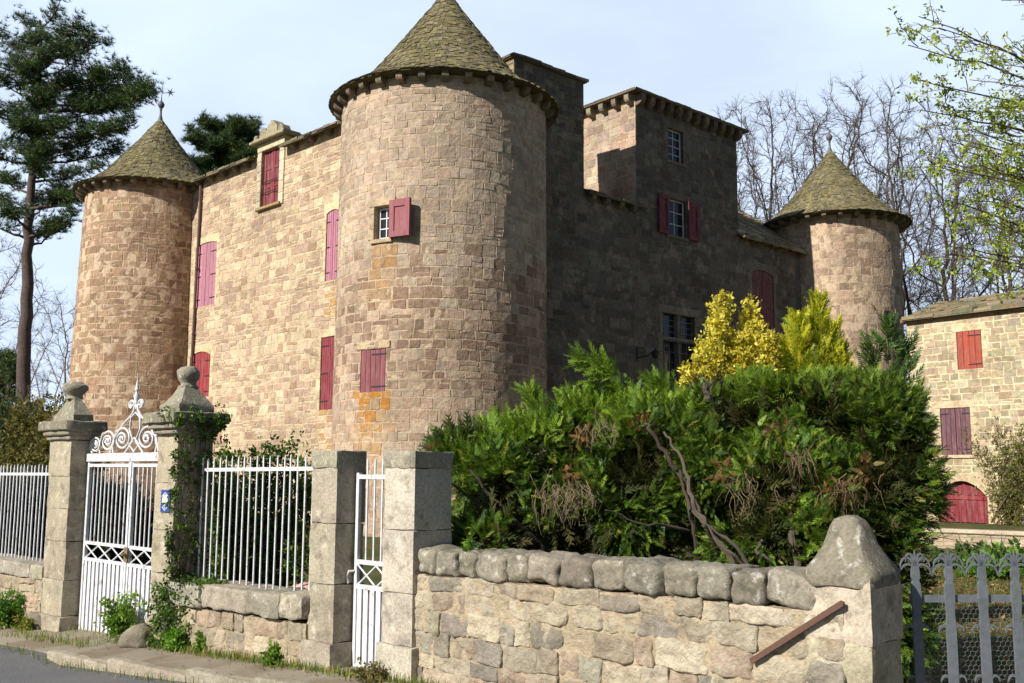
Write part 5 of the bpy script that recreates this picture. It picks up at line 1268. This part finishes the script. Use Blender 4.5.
# ------------------------------------------------------------------ trees
def tree_limbs(mb, p, d, L_, r, lvl, rng, par, tips, col):
    ns_ = par['seg'][min(lvl, len(par['seg']) - 1)]; pts, rad = [p.copy()], [r]; dirv = d.copy(); q = p.copy(); r1 = r * par['taper']
    up = par['up'][min(lvl, len(par['up']) - 1)]
    for i in range(ns_):
        dirv = (dirv + V(rng.gauss(0, 1), rng.gauss(0, 1), rng.gauss(0, 1)) * par['wob'] + V(0, 0, up)).normalized(); q = q + dirv * (L_ / ns_); pts.append(q.copy()); rad.append(r + (r1 - r) * (i + 1) / ns_)
    mb.tube(pts, rad, par['sides'][min(lvl, len(par['sides']) - 1)], col, False)
    if lvl >= par['max']:
        for z_ in pts[1:]: tips.append((z_, dirv))
        return
    nch = par['n'][min(lvl, len(par['n']) - 1)]
    for k in range(nch):
        t_ = par['start'][min(lvl, len(par['start']) - 1)] + (1 - par['start'][min(lvl, len(par['start']) - 1)]) * (k + rng.random() * .7) / nch
        f = min(t_, .999) * ns_; i = int(f); bp = pts[i].lerp(pts[i + 1], f - i); tang = (pts[i + 1] - pts[i]).normalized()
        ang = rng.uniform(*par['ang'][min(lvl, len(par['ang']) - 1)]); az = rng.uniform(0, 2 * math.pi)
        o = tang.orthogonal().normalized(); o = Matrix.Rotation(az, 3, tang) @ o; nd = (tang * math.cos(ang) + o * math.sin(ang)).normalized()
        if 'xmin' in par and lvl < 3 and bp.x + nd.x * L_ * .8 < par['xmin'] + .25 * lvl: continue
        lf = par['len'][min(lvl, len(par['len']) - 1)] * rng.uniform(.7, 1.2) * (1 - .35 * t_ * (lvl == 0)); rr = max(par['rmin'], (r + (r1 - r) * t_) * (par['rr'][min(lvl, len(par['rr']) - 1)] if isinstance(par['rr'], list) else par['rr']) * rng.uniform(.8, 1.1))
        tree_limbs(mb, bp, nd, L_ * lf, rr, lvl + 1, rng, par, tips, col)
    tree_limbs(mb, q, dirv, L_ * par['lead'], max(par['rmin'], r1), lvl + 1, rng, par, tips, col)
from mathutils.kdtree import KDTree
def bare_tree(label, px, Y, ytop, seed, col, group=None, rad=6.0, nat=1150, tw=5):
    """leafless tree grown by space colonisation: rounded crown, limbs that fork and taper to twigs"""
    base = at(px, 500, Y); base.z = 0; H = at(px, ytop, Y).z; g = random.Random(seed); root = thing('bare_tree', label, 'tree', base, group)
    cz, rz = H * .62, H * .38; AT = []
    while len(AT) < nat:
        p = V(g.uniform(-1, 1), g.uniform(-1, 1), g.uniform(-1, 1))
        if .12 < p.length < 1 and mnoise.noise(p * 2.2 + V(seed, 0, 0)) > -.45: AT.append(V(base.x + p.x * rad, base.y + p.y * rad, cz + p.z * rz))
    nodes, par = [base.copy()], [-1]; st = .55; z = st; lean = V(g.gauss(0, .05), g.gauss(0, .05), 1)
    nf = H * g.uniform(.2, .3)
    while nodes[-1].z < nf: nodes.append(nodes[-1] + (lean + V(g.gauss(0, .06), g.gauss(0, .06), 0)).normalized() * st); par.append(len(nodes) - 2)
    ntr = len(nodes); alive = AT
    for it in range(90):
        kd = KDTree(len(nodes))
        for i, p in enumerate(nodes): kd.insert(p, i)
        kd.balance(); pull = {}; nxt = []
        for a_ in alive:
            _, i, d = kd.find(a_)
            if d < st * 1.6: continue
            nxt.append(a_)
            if d < rad * 1.5: pull[i] = pull.get(i, V(0, 0, 0)) + (a_ - nodes[i]).normalized()
        alive = nxt
        if not pull or len(nodes) > 2600: break
        for i, v in pull.items():
            prev = (nodes[i] - nodes[par[i]]).normalized() if par[i] >= 0 else V(0, 0, 1)
            d = (v.normalized() + prev * .45 + V(g.gauss(0, .22), g.gauss(0, .22), g.gauss(0, .2) + .06)).normalized(); nodes.append(nodes[i] + d * st); par.append(i)
    n = len(nodes); ch = [[] for _ in range(n)]
    for i in range(1, n): ch[par[i]].append(i)
    r = [0.0] * n; E = 1.98
    for i in range(n - 1, -1, -1): r[i] = max(.02, sum(r[c] ** E for c in ch[i]) ** (1 / E)) if ch[i] else .02
    tr, cr = MB(), MB(); stack = [(0, None)]
    while stack:
        i, p0 = stack.pop(); pts, rr = ([nodes[p0]], [min(r[p0], r[i] * 1.25)]) if p0 is not None else ([], [])
        while True:
            pts.append(nodes[i]); rr.append(r[i])
            if not ch[i]: break
            c = max(ch[i], key=lambda k: r[k])
            for k in ch[i]:
                if k != c: stack.append((k, i))
            i = c
        (tr if p0 is None else cr).tube(pts, rr, 8 if rr[0] > .1 else (5 if rr[0] > .04 else 3), col, False)
    for i in range(ntr, n):
        if r[i] > .05: continue
        d0 = (nodes[i] - nodes[par[i]]).normalized()
        for _ in range(tw):
            d = (d0 * .8 + V(g.gauss(0, .6), g.gauss(0, .6), g.gauss(0, .45) + .12)).normalized(); L_ = g.uniform(.4, 1.1); e = nodes[i] + d * L_; m_ = nodes[i].lerp(e, .5) + V(g.gauss(0, .06), g.gauss(0, .06), -.04)
            cr.tube([nodes[i], m_, e], [.014, .010, .005], 3, col, False)
            e2 = m_ + (d + V(g.gauss(0, .7), g.gauss(0, .7), g.gauss(0, .5))).normalized() * L_ * .55; cr.tube([m_, e2], [.009, .005], 3, col, False)
    tr.build('trunk', M['bark'], root, True); cr.build('crown', M['bark'], root); return root
GB = 'leafless trees behind the right tower'
BT = (82, 74, 66)
for i, (px, Y, yt, rd, lab) in enumerate([(772, 62, 80, 4.8, 'leafless tree just left of the right tower roof'), (858, 66, 78, 5.4, 'leafless tree directly behind the right tower finial'), (908, 58, 84, 4.8, 'leafless tree rising right of the right tower roof'), (962, 64, 110, 5.0, 'leafless tree above the left end of the farm roof'), (1022, 57, 150, 5.0, 'leafless tree above the farm roof at the right edge'), (738, 74, 110, 4.2, 'leafless tree peeking out beside the square tower')]):
    bare_tree(lab, px, Y, yt, 100 + i, BT, GB, rd)
bare_tree('leafless tree at the far left beyond the pine trunk', -14, 75, 235, 120, (140, 132, 122), None, 4.5, 300)
bare_tree('small leafless tree between pine trunk and left tower', 60, 85, 290, 121, (140, 132, 122), None, 3.6, 260)

# pines
def needle_template(k=16, seed=2, w_=.05):
    r_ = np.random.RandomState(seed); v, f = [], []
    for i in range(k):
        d = r_.normal(size=3); d[0] = abs(d[0]) * .9 + .25; d /= np.linalg.norm(d); u = np.cross(d, r_.normal(size=3)); u /= np.linalg.norm(u); b = len(v)
        v += [u * w_, d * 1., -u * w_]; f.append((b, b + 1, b + 2))
    return np.array(v), np.array(f)
NDV, NDF = needle_template()
PG = [(54, 74, 42), (66, 88, 46), (42, 60, 38), (76, 98, 52), (88, 110, 56)]
def pine(label, base, trunk, branches, cols, tuft, rs_, seed, dens=1.0, tr=.27, r1=.06, pad=(.55, .26), sc=1.0):
    """branches: (index along trunk 0..1, tip point). pads of needle tufts along the outer part of each branch"""
    rg = random.Random(seed); root = thing('pine_tree', label, 'tree', base); mb = MB(); m_ = len(trunk); pts = [Vector(p) for p in trunk]
    sm = []
    for i in range(m_ - 1):
        for k in range(6): sm.append(pts[i].lerp(pts[i + 1], k / 6) + V(rg.gauss(0, .02 * sc), rg.gauss(0, .02 * sc), 0))
    sm.append(pts[-1]); mb.tube(sm, [tr + (r1 - tr) * (i / (len(sm) - 1)) ** 1.1 for i in range(len(sm))], 12, (92, 80, 76)); mb.build('trunk', M['bark'], root, True)
    bb = MB(); P, D = [], []
    for (t_, tip, r_) in branches:
        f = t_ * (len(sm) - 1); i = min(int(f), len(sm) - 2); b0 = sm[i].lerp(sm[i + 1], f - i); tip = Vector(tip); mid = b0.lerp(tip, .5) + V(0, 0, -.05 * (tip - b0).length + rg.gauss(0, .1))
        limb(bb, [b0, mid, tip], r_, .02, (84, 72, 64), rg, 6, 4, .04); L_ = (tip - b0).length
        nsub = max(3, int(L_ * 3.2 / sc * dens))
        for s_ in range(nsub):
            t2 = .38 + .62 * (s_ + rg.random()) / nsub; p = (b0.lerp(mid, t2 * 2) if t2 < .5 else mid.lerp(tip, t2 * 2 - 1)); dr = (tip - b0).normalized()
            sd = V(rg.gauss(0, 1), rg.gauss(0, 1), rg.uniform(-.1, .7)).normalized(); sl = rg.uniform(.2, .75) * sc * (1.1 - .5 * t2); e = p + (sd * .8 + dr * .6) * sl
            limb(bb, [p, e], .018 * sc, .006 * sc, (80, 68, 60), rg, 4, 2, .02)
            for _ in range(int(34 * dens)):
                c = p.lerp(e, rg.uniform(.3, 1.05)); c = c + V(rg.gauss(0, pad[0] * .22 * sc), rg.gauss(0, pad[0] * .22 * sc), (abs(rg.gauss(0, pad[1] * .6)) - .06) * sc); P.append(c); D.append((e - p).normalized() + V(rg.gauss(0, .35), rg.gauss(0, .35), .7))
    bb.build('branches', M['bark'], root); P, D = np.array(P), np.array(D); n = len(P)
    C = color_pick(n, rs_, cols, [3, 3, 2, 2, 1.2], .15) * (1 + .25 * nz(P, .8, 2.0))[:, None]
    scatter_obj('foliage', M['needle'], root, NDV, NDF, P, basis(D, rnd_dirs(n, rs_)), rs_.uniform(tuft[0], tuft[1], n), C); return root
rs2 = np.random.RandomState(17); YP = 52.0
tb = at(18, 480, YP); tb.z = 0
tk = [tb, at(21, 440, YP), at(25, 330, YP), at(28, 240, YP), at(32, 170, YP), at(38, 90, YP), at(40, 20, YP)]
br = []
rg = random.Random(77)
TIP = [(150, 100, .66), (160, 92, .68), (100, 195, .5), (45, 205, .52), (5, 215, .5), (80, 60, .84), (35, 70, .82), (60, 8, .98), (20, 20, .95), (75, 28, .92), (0, 40, .9), (95, 45, .86), (110, 42, .84), (60, 55, .86), (20, 62, .84), (118, 70, .78), (138, 78, .72), (100, 80, .76), (70, 88, .8), (0, 85, .8), (-25, 60, .85), (40, 95, .78), (150, 96, .66), (120, 108, .7), (85, 118, .7), (15, 112, .74), (-30, 110, .72), (55, 125, .7), (140, 125, .62), (110, 140, .62), (75, 150, .62), (20, 148, .66), (-20, 150, .66), (45, 165, .62), (95, 168, .56), (125, 150, .6), (0, 180, .56), (60, 195, .56), (85, 195, .5), (-25, 195, .54), (72, 222, .42), (55, 232, .44), (-10, 225, .46), (50, 150, .6), (30, 130, .7), (130, 92, .7), (90, 100, .75)]
for (px, py, t_) in TIP + [(36, 40, .9), (30, 75, .86), (40, 100, .8), (26, 130, .74), (44, 150, .7), (38, 165, .66)]:
    px = 30 + (px - 30) * .95
    p = at(px, py, YP + (rg.uniform(-4.5, 4.0) if not 25 < px < 43 else -3.2)); br.append((float(np.interp(-(py + 14), [-480, -440, -330, -240, -170, -90, -20], [0, .167, .333, .5, .667, .833, .98])), p, .05 + .07 * (1 - t_)))
pine('tall dark pine tree with a bare trunk at the left edge', tb, tk, br, PG, (.2, .36), rs2, 5, 1.0, .44, .05, (.6, .3), 2.0)
b2 = at(222, 480, 72); b2.z = 0; tk2 = [b2, at(222, 300, 72), at(222, 124, 72)]
br2 = [(.97 - .1 * rg.random() if k < 6 else rg.uniform(.7, .95), at(rg.uniform(186, 258), 126 + 5 * (k % 9) + rg.uniform(0, 6), 72 + rg.uniform(-2, 2)), .06) for k in range(26)]
br2 += [(.95, at(205, 124, 72), .05), (.96, at(232, 126, 72), .05), (.94, at(218, 128, 72), .05)]
pine('distant dark pine crown showing above the left facade roof', b2, tk2, br2, PG, (.3, .55), rs2, 6, 1.0, .35, .1, (1.0, .5))
b3 = at(8, 480, 62); b3.z = 0; tk3 = [b3, at(8, 420, 62), at(10, 352, 62)]
br3 = [(max(.2, min(.97, 1 - (py - 352) / 130)), at(8 + rg.uniform(-1, 1) * (6 + (py - 352) * .38), py + 3, 62 + rg.uniform(-1.5, 1.5)), .05) for py in [355 + 2.6 * k for k in range(36)]]
pine('distant green fir behind the pine trunk', b3, tk3, br3, [(66, 84, 52), (78, 96, 58), (56, 72, 46), (88, 104, 62), (92, 104, 66)], (.25, .45), rs2, 7, .8, .25, .05, (.7, .3))
# scrub bushes beyond the left railing
def scrub(label, px, py, Y, r, seed, cols, n=1400, name='scrub_bush', ls=(.1, .22), h=.0):
    rs_ = np.random.RandomState(seed); p = at(px, py, Y); base = V(p.x, p.y, 0); root = thing(name, label, 'bush', base, None); mb = MB(); rg_ = random.Random(seed)
    for _ in range(16): limb(mb, [base + V(rg_.gauss(0, .1), rg_.gauss(0, .1), .0), base + V(rg_.gauss(0, r * .3), rg_.gauss(0, r * .3), p.z * .6), V(p.x + rg_.gauss(0, r * .5), p.y + rg_.gauss(0, r * .5), p.z + rg_.uniform(-.3, .8) * r)], .03, .006, (110, 96, 74), rg_, 4, 3, .05)
    mb.build('stem', M['wood'], root); P, D = ellipsoid_points([((p.x, p.y, p.z * .55), (r, r, max(.3, p.z * .55)))], n / (4 * math.pi * r * r), rs_, (.3, 1.08)); g = nz(P, 1.5, seed); P = P[g > -.2]; D = D[g > -.2]; P = P + rs_.normal(size=P.shape) * .08 * r; P[:, 2] = np.maximum(P[:, 2], .05); m_ = len(P)
    scatter_obj('foliage', M['leaf'], root, CLV, CLF, P, basis(D + rs_.normal(size=(m_, 3)) * .7, rnd_dirs(m_, rs_)), rs_.uniform(ls[0], ls[1], m_), color_pick(m_, rs_, cols, [1] * len(cols), .2)); return root
OL = [(104, 100, 54), (88, 86, 46), (122, 110, 66), (76, 80, 44)]
scrub('olive scrub bush right of the pine trunk', 46, 412, 40, 1.7, 31, OL, 3000); scrub('olive scrub bush behind the left gate pillar', 66, 428, 36, 1.3, 32, OL, 2200); scrub('dark green bush left of the pine trunk', 2, 405, 46, 1.9, 33, [(60, 76, 44), (74, 88, 50), (52, 64, 40)], 3000)
# hedge behind the left railing, leaf colour darkened to stand for shade
hg = thing('evergreen_hedge', 'evergreen hedge, darkened for shade, seen through the left railing', 'hedge', at(0, 520, 17)); hb = []
for k in range(9):
    p = at(-70 + 22 * k, 540, 17 + .18 * k); hb.append(((p.x, p.y, .65), (.8, .55, .95)))
conifer_mass('foliage', hg, hb, 190, (.2, .36), np.random.RandomState(5), [(40, 46, 40), (34, 40, 36), (48, 54, 42)], [1, 1, 1], .4, -.9)
# shrub behind mid railing
b_ = at(255, 600, 11.3); b_.z = .0; st = []; rg = random.Random(14)
for k in range(34):
    tip = at(rg.uniform(206, 312), rg.uniform(432, 560), 11.2 + rg.uniform(-.5, .7)); st.append([b_ + V(rg.uniform(-.6, .6), rg.uniform(-.2, .2), .05), b_.lerp(tip, .5) + V(rg.uniform(-.25, .25), 0, .1), tip])
leafy('leafy_shrub', 'loose fresh green shrub behind the white railing of the middle wall', 'shrub', b_, st, [(70, 96, 36), (88, 116, 44), (56, 78, 32), (108, 132, 56)], [3, 3, 2, 1.5], (.035, .075), 95, .09, rs)
# bundle behind railing
mb = MB(); p = SN(-.62, -.5, .74); mb.lumpy(p, AX, (.19, .14, .11), rng, 7, 2.6, .03, 6, (206, 160, 146)); tag(mb.build('cloth_bundle', M['cloth'], None, True), 'pale pink bundle on the ground behind the middle railing', 'bundle')
mb = MB(); p = SN(-.24, -.5, .74); mb.lumpy(p, AX, (.17, .14, .09), rng, 7, 2.6, .03, 6, (62, 56, 72)); tag(mb.build('cloth_bundle', M['cloth'], None, True), 'dark bundle beside the pink one behind the middle railing', 'bundle')
mb = MB(); mb.lumpy(SN(-.45, -.55, .3), AX, (.5, .22, .35), rng, 6, 8, .02, 5, (120, 112, 98)); tag(mb.build('stone_ledge', M['rubble'], None, True), 'low stone ledge holding the bundles behind the middle railing', 'ledge')

# spring tree at the right edge
base = V(11.4, 15.0, 0); st_ = thing('spring_tree', 'tree with fresh yellow green leaves overhanging the right edge', 'tree', base); rg = random.Random(203); rs3 = np.random.RandomState(44)
tr = MB(); tkp = [base, base + V(-.1, 0, 3), base + V(-.25, .1, 5.5), base + V(-.2, 0, 8), base + V(-.1, 0, 10.5)]; limb(tr, tkp, .26, .06, (110, 98, 82), rg, 10, 5, .03); tr.build('trunk', M['bark'], st_, True)
cr = MB(); P = []
def twig_leaves(p, e, r_, dens):
    limb(cr, [p, p.lerp(e, .5) + V(0, 0, rg.uniform(-.04, .06)), e], r_, .003, (112, 98, 80), rg, 4, 3, .02); L_ = (e - p).length
    for _ in range(int(L_ * dens)): c = p.lerp(e, rg.uniform(.25, 1.03)); P.append(c + V(rg.gauss(0, .05), rg.gauss(0, .05), rg.gauss(0, .05)))
tg = [(rg.uniform(915, 1075), rg.uniform(-60, 30)) for _ in range(16)] + [(rg.uniform(930, 1085), rg.uniform(40, 270)) for _ in range(44)] + [(908, 45), (912, 78), (920, 110), (925, 160), (940, 165), (955, 215), (985, 250), (1000, 285), (1015, 230), (960, 140), (975, 150), (990, 170)]
for (px, py) in tg:
    t_ = at(px, py, 15 + rg.uniform(-3.2, 2.4)); b0 = V(base.x - .2, base.y, max(3.2, min(10, t_.z * rg.uniform(.62, .9)))); mid = b0.lerp(t_, .55) + V(rg.gauss(0, .2), rg.gauss(0, .2), .25)
    pts = [b0, b0.lerp(mid, .5) + V(0, 0, .12), mid, mid.lerp(t_, .5) + V(rg.gauss(0, .08), rg.gauss(0, .08), .05), t_]; limb(cr, pts, .034, .006, (112, 98, 80), rg, 5, 4, .03)
    dn = rg.choice((1, 4, 8, 14)); d_ = (t_ - mid).normalized()
    for k in range(13):
        p = mid.lerp(t_, (k + rg.random()) / 13.5); sd = V(rg.gauss(0, 1), rg.gauss(0, 1), rg.gauss(0, .8)).normalized(); e = p + (sd * .8 + d_ * .5) * rg.uniform(.25, .65)
        twig_leaves(p, e, .007, dn)
        q_ = p.lerp(e, .5); twig_leaves(q_, q_ + (V(rg.gauss(0, 1), rg.gauss(0, 1), rg.gauss(0, .8)).normalized() * .8 + d_ * .4) * rg.uniform(.15, .35), .005, dn)
cr.build('branches', M['bark'], st_); P = np.array(P); n = len(P)
scatter_obj('foliage', M['leaf'], st_, CLV, CLF, P, basis(rnd_dirs(n, rs3), rnd_dirs(n, rs3)), rs3.uniform(.04, .08, n), color_pick(n, rs3, [(140, 158, 54), (158, 172, 70), (116, 138, 48), (172, 180, 92)], [2, 2, 1.5, 1], .12))

# climber on the farm wall
st = []; rg = random.Random(15); b_ = FF.p(FF.hit(1010, 500)[0], 0, .5)
for k in range(26):
    u_, v_ = FF.hit(rg.uniform(972, 1040), rg.uniform(418, 515)); st.append([b_ + V(rg.uniform(-.6, .6), 0, .1), FF.p((u_ + FF.hit(1010, 500)[0]) / 2, v_ * .5, .4), FF.p(u_, v_, .25 + rg.uniform(0, .3))])
leafy('climbing_shrub', 'straggly climbing shrub against the farm building wall', 'shrub', b_, st, [(104, 108, 52), (126, 122, 62), (84, 90, 46)], [1, 1, 1], (.05, .11), 26, .2, rs, None, (110, 92, 70), 'leaf', .02)
# bright green plants behind right gate, in front of yard wall
for i, (px, py, Y, r, lab) in enumerate([(1010, 562, 20, .75, 'bright green plant clump at the right edge of the yard'), (965, 556, 21, .6, 'darker green plant clump beside the big conifer in the yard'), (988, 575, 19, .4, 'small green clump between the taller yard plants')]):
    scrub(lab, px, py, Y, r, 60 + i, [(88, 120, 44), (104, 138, 52), (70, 100, 40)] if i != 1 else [(60, 86, 36), (72, 98, 40)], 900, 'green_plant', (.08, .2))

# ivy on gate pillar and wall foot
rs4 = np.random.RandomState(9); P = []; rg = random.Random(16); ps0, ps1 = A2[0], A2[1]; ivn = A2[2]
for _ in range(420):   # right face of the pillar
    z = rg.uniform(.7, 2.1); n_ = rg.uniform(ivn, .16); w_ = .5 + .5 * mnoise.noise(V(n_ * 3, z * 2, 1))
    if rg.random() < w_ * (1.0 if n_ > -.1 or z > 1.8 else .5): P.append(SN(ps1 + rg.uniform(.0, .09), n_, z))
for _ in range(170):   # cap
    a_ = rg.uniform(-.2, .5); P.append(SN(ps1 - .3 + rg.uniform(.1, .5), rg.uniform(ivn - .1, .3) , 2.46 + rg.gauss(0, .05)) if rg.random() < .5 else SN(ps1 + .15 + rg.uniform(-.02, .04), rg.uniform(ivn - .1, .25), rg.uniform(2.2, 2.46)))
for _ in range(90): P.append(SN(ps1 - rg.uniform(-.05, .03), .15 + rg.uniform(0, .04), rg.uniform(.4, 2.1)))
for _ in range(260): P.append(SN(rg.gauss(ps1 + .02, .2), .15 + rg.uniform(-.02, .08), rg.uniform(.12, .75)))
for _ in range(160): P.append(SN(rg.uniform(ps1, ps1 + .7), rg.uniform(-.1, .18), .79 + rg.uniform(-.03, .06)))
P = np.array(P); n = len(P); ivr = thing('ivy', 'ivy trailing over the right tall gate pillar and the foot of the wall', 'ivy', SN(-2.2, .1, .1))
scatter_obj('foliage', M['leaf'], ivr, CLV, CLF, P, basis(rnd_dirs(n, rs4) + [-.5, -.5, 0], rnd_dirs(n, rs4)), rs4.uniform(.03, .06, n), color_pick(n, rs4, [(62, 86, 34), (80, 108, 40), (50, 70, 30), (104, 128, 52)], [3, 3, 2, 1], .15))
mb = MB()
for k in range(7):
    s_ = -2.27 + .02 * k; n_ = .14 - .09 * k; n_ = .14 + (ivn - .14) * k / 7; limb(mb, [SN(ps1 + .03, .15 - .03 * k, .1), SN(ps1 + .03, n_, 1.1), SN(ps1 + .04, n_, 2.25)], .012, .004, (96, 80, 60), rng, 5, 5, .02)
mb.build('stem', M['wood'], ivr)

# weeds
def weed(label, s_, n_, h, r, seed, cols, name='weed_clump', n=130, ls=(.03, .06)):
    rs_ = np.random.RandomState(seed); z = hstreet(s_, max(0, n_)); b = SN(s_, n_, z); root = thing(name, label, 'weeds', b); rg_ = random.Random(seed); mb = MB(); P = []
    for k in range(14):
        e = b + V(rg_.gauss(0, r * .5), rg_.gauss(0, r * .5), h * rg_.uniform(.5, 1.05)); limb(mb, [b + V(rg_.gauss(0, r * .25), rg_.gauss(0, r * .25), 0), b.lerp(e, .6), e], .004, .0015, (86, 100, 48), rg_, 3, 2, .01)
        for _ in range(n // 14): P.append(b.lerp(e, rg_.uniform(.25, 1.05)) + V(rg_.gauss(0, r * .25), rg_.gauss(0, r * .25), rg_.gauss(0, .03)))
    mb.build('stem', M['leaf'], root); P = np.array(P); P[:, 2] = np.maximum(P[:, 2], z + .01); m_ = len(P)
    scatter_obj('foliage', M['leaf'], root, CLV, CLF, P, basis(rnd_dirs(m_, rs_) + [0, 0, .5], rnd_dirs(m_, rs_)), rs_.uniform(ls[0], ls[1], m_), color_pick(m_, rs_, cols, [1] * len(cols), .15))
FR_ = [(100, 132, 46), (122, 152, 58), (84, 114, 42)]
weed('fresh green weeds beside the guard stone at the double gate', -3.05, .12, .42, .2, 71, FR_, n=330)
weed('bright green weed clump at the foot of the middle wall', -1.72, .2, .17, .12, 72, [(96, 136, 44), (112, 150, 52)], n=160)
weed('small weed at the foot of the narrow pillar', -.1, .18, .13, .09, 73, FR_, n=90)
weed('tiny weed in the middle wall joint', -1.35, .15, .2, .05, 74, FR_, n=50)
weed('green bush growing against the far left low wall', Plane(P0 + NW * .3, DW, NW).hit(6, 595)[0], .3, .5, .24, 75, [(70, 108, 40), (90, 128, 48)], 'green_bush', 420)
weed('dry weeds at the foot of the broad pillar', 1.3, .18, .08, .16, 76, [(120, 108, 66), (104, 100, 60)], n=120, ls=(.02, .045))
weed('low weeds at the foot of the left gate pillar', -5.2, .22, .12, .16, 77, [(112, 132, 54), (140, 130, 70)], n=140)
weed('tuft of green growing on the wall coping', 2.12, 0.02, .05, .03, 78, FR_, n=40, ls=(.02, .04))
bpy.data.objects[[o.name for o in bpy.data.objects if o.get('label') == 'tuft of green growing on the wall coping'][0]].location.z = 1.33
# grass
GV = np.array([[0, -.06, 0], [0, .06, 0], [.12, .04, .55], [.12, -.04, .55], [.4, 0, 1.0]]); 
GF = np.array([[0, 1, 2, 3]]); GV2 = np.array([[0, -.07, 0], [0, .07, 0], [.3, .01, 1], [.3, -.01, 1]])
def grass(name, fn, n, size, cols, seed):
    rs_ = np.random.RandomState(seed); rg_ = random.Random(seed); P = np.array([fn(rg_) for _ in range(n)]); a = rs_.uniform(0, 6.28, n); D = np.stack([np.cos(a), np.sin(a), np.zeros(n)], 1)
    return tag(scatter_obj(name, M['leaf'], None, GV2, GF, P, basis(D, np.tile([0, 0, 1.], (n, 1))), rs_.uniform(size[0], size[1], n), color_pick(n, rs_, cols, [1] * len(cols), .2)), kind='stuff')
def g_foot(r):
    s_ = r.uniform(-9, 5)
    n_ = .14 + abs(r.gauss(0, .06))
    if -5.1 < s_ < -2.95: n_ = r.gauss(-.1, .14) if r.random() < .5 else .45 + r.gauss(0, .07)
    if r.random() < .14: n_ = edge(s_) + .1 + abs(r.gauss(0, .05)); return SN(s_, n_, hstreet(s_, n_) - STEP(s_) - .01)
    return SN(s_, n_, hstreet(s_, max(0, n_)) - .005)
GC = [(120, 132, 58), (98, 120, 48), (150, 138, 86), (84, 104, 42)]
grass('verge_grass', g_foot, 7000, (.025, .085), GC, 81)
rs_ = np.random.RandomState(85); PL_ = []; rg = random.Random(85)
for _ in range(520):
    s_ = rg.uniform(-6, 2); n_ = rg.uniform(.12, edge(s_) + .35) if rg.random() < .5 else .14 + abs(rg.gauss(0, .1)); PL_.append(SN(s_, n_, hstreet(s_, n_) - (STEP(s_) if n_ > edge(s_) else 0) + .008))
PL_ = np.array(PL_); n = len(PL_)
tag(scatter_obj('pavement_litter', M['leaf'], None, LFV, LFF, PL_, basis(rnd_dirs(n, rs_) * [1, 1, .15], np.tile([0, 0, 1.], (n, 1))), rs_.uniform(.012, .04, n), color_pick(n, rs_, [(120, 96, 66), (90, 78, 60), (140, 124, 88), (70, 64, 56)], [1, 1, 1, 1], .2)), kind='stuff')
def g_yard(r):
    x = r.uniform(2.5, 14); y = r.uniform(9, 24); return (x, y, 0)
grass('yard_grass', g_yard, 15000, (.04, .12), [(104, 118, 48), (128, 122, 66), (84, 104, 42)], 82)
def g_left(r): return (r.uniform(-14, -4), r.uniform(14, 22), 0)
grass('lawn_grass', g_left, 9000, (.06, .16), [(86, 112, 44), (104, 128, 54)], 83)
# fallen leaves in the right yard
rs_ = np.random.RandomState(84); n = 14000; P = np.stack([rs_.uniform(2.5, 12, n), rs_.uniform(9, 22, n), rs_.uniform(.01, .03, n)], 1)
tag(scatter_obj('leaf_litter', M['leaf'], None, LFV, LFF, P, basis(rnd_dirs(n, rs_) * [1, 1, .25], np.tile([0, 0, 1.], (n, 1))), rs_.uniform(.05, .11, n), color_pick(n, rs_, [(150, 116, 74), (126, 92, 58), (170, 140, 96)], [1, 1, 1], .2)), kind='stuff')

# distant wooded hill
mb = MB(); vs, fs = [], []; nx = 60
for i in range(nx + 1):
    x = -420 + 760 * i / nx
    hgt = 9 + 7 * mnoise.noise(V(x * .008, 1, 0)) + 2.2 * mnoise.noise(V(x * .05, 3, 0)) + max(0, (-x - 60) * .03)
    for (y, k) in ((230, 0), (262, .45), (300, .9), (350, 1), (520, .6)): vs.append(V(x, y + 6 * mnoise.noise(V(x * .03, y, 0)), -1 + hgt * k))
for i in range(nx):
    for j in range(4): fs.append((i * 5 + j, (i + 1) * 5 + j, (i + 1) * 5 + j + 1, i * 5 + j + 1))
mb.add(vs, fs, (90, 88, 60)); tag(mb.build('hill', M['hill'], None, True), kind='structure')
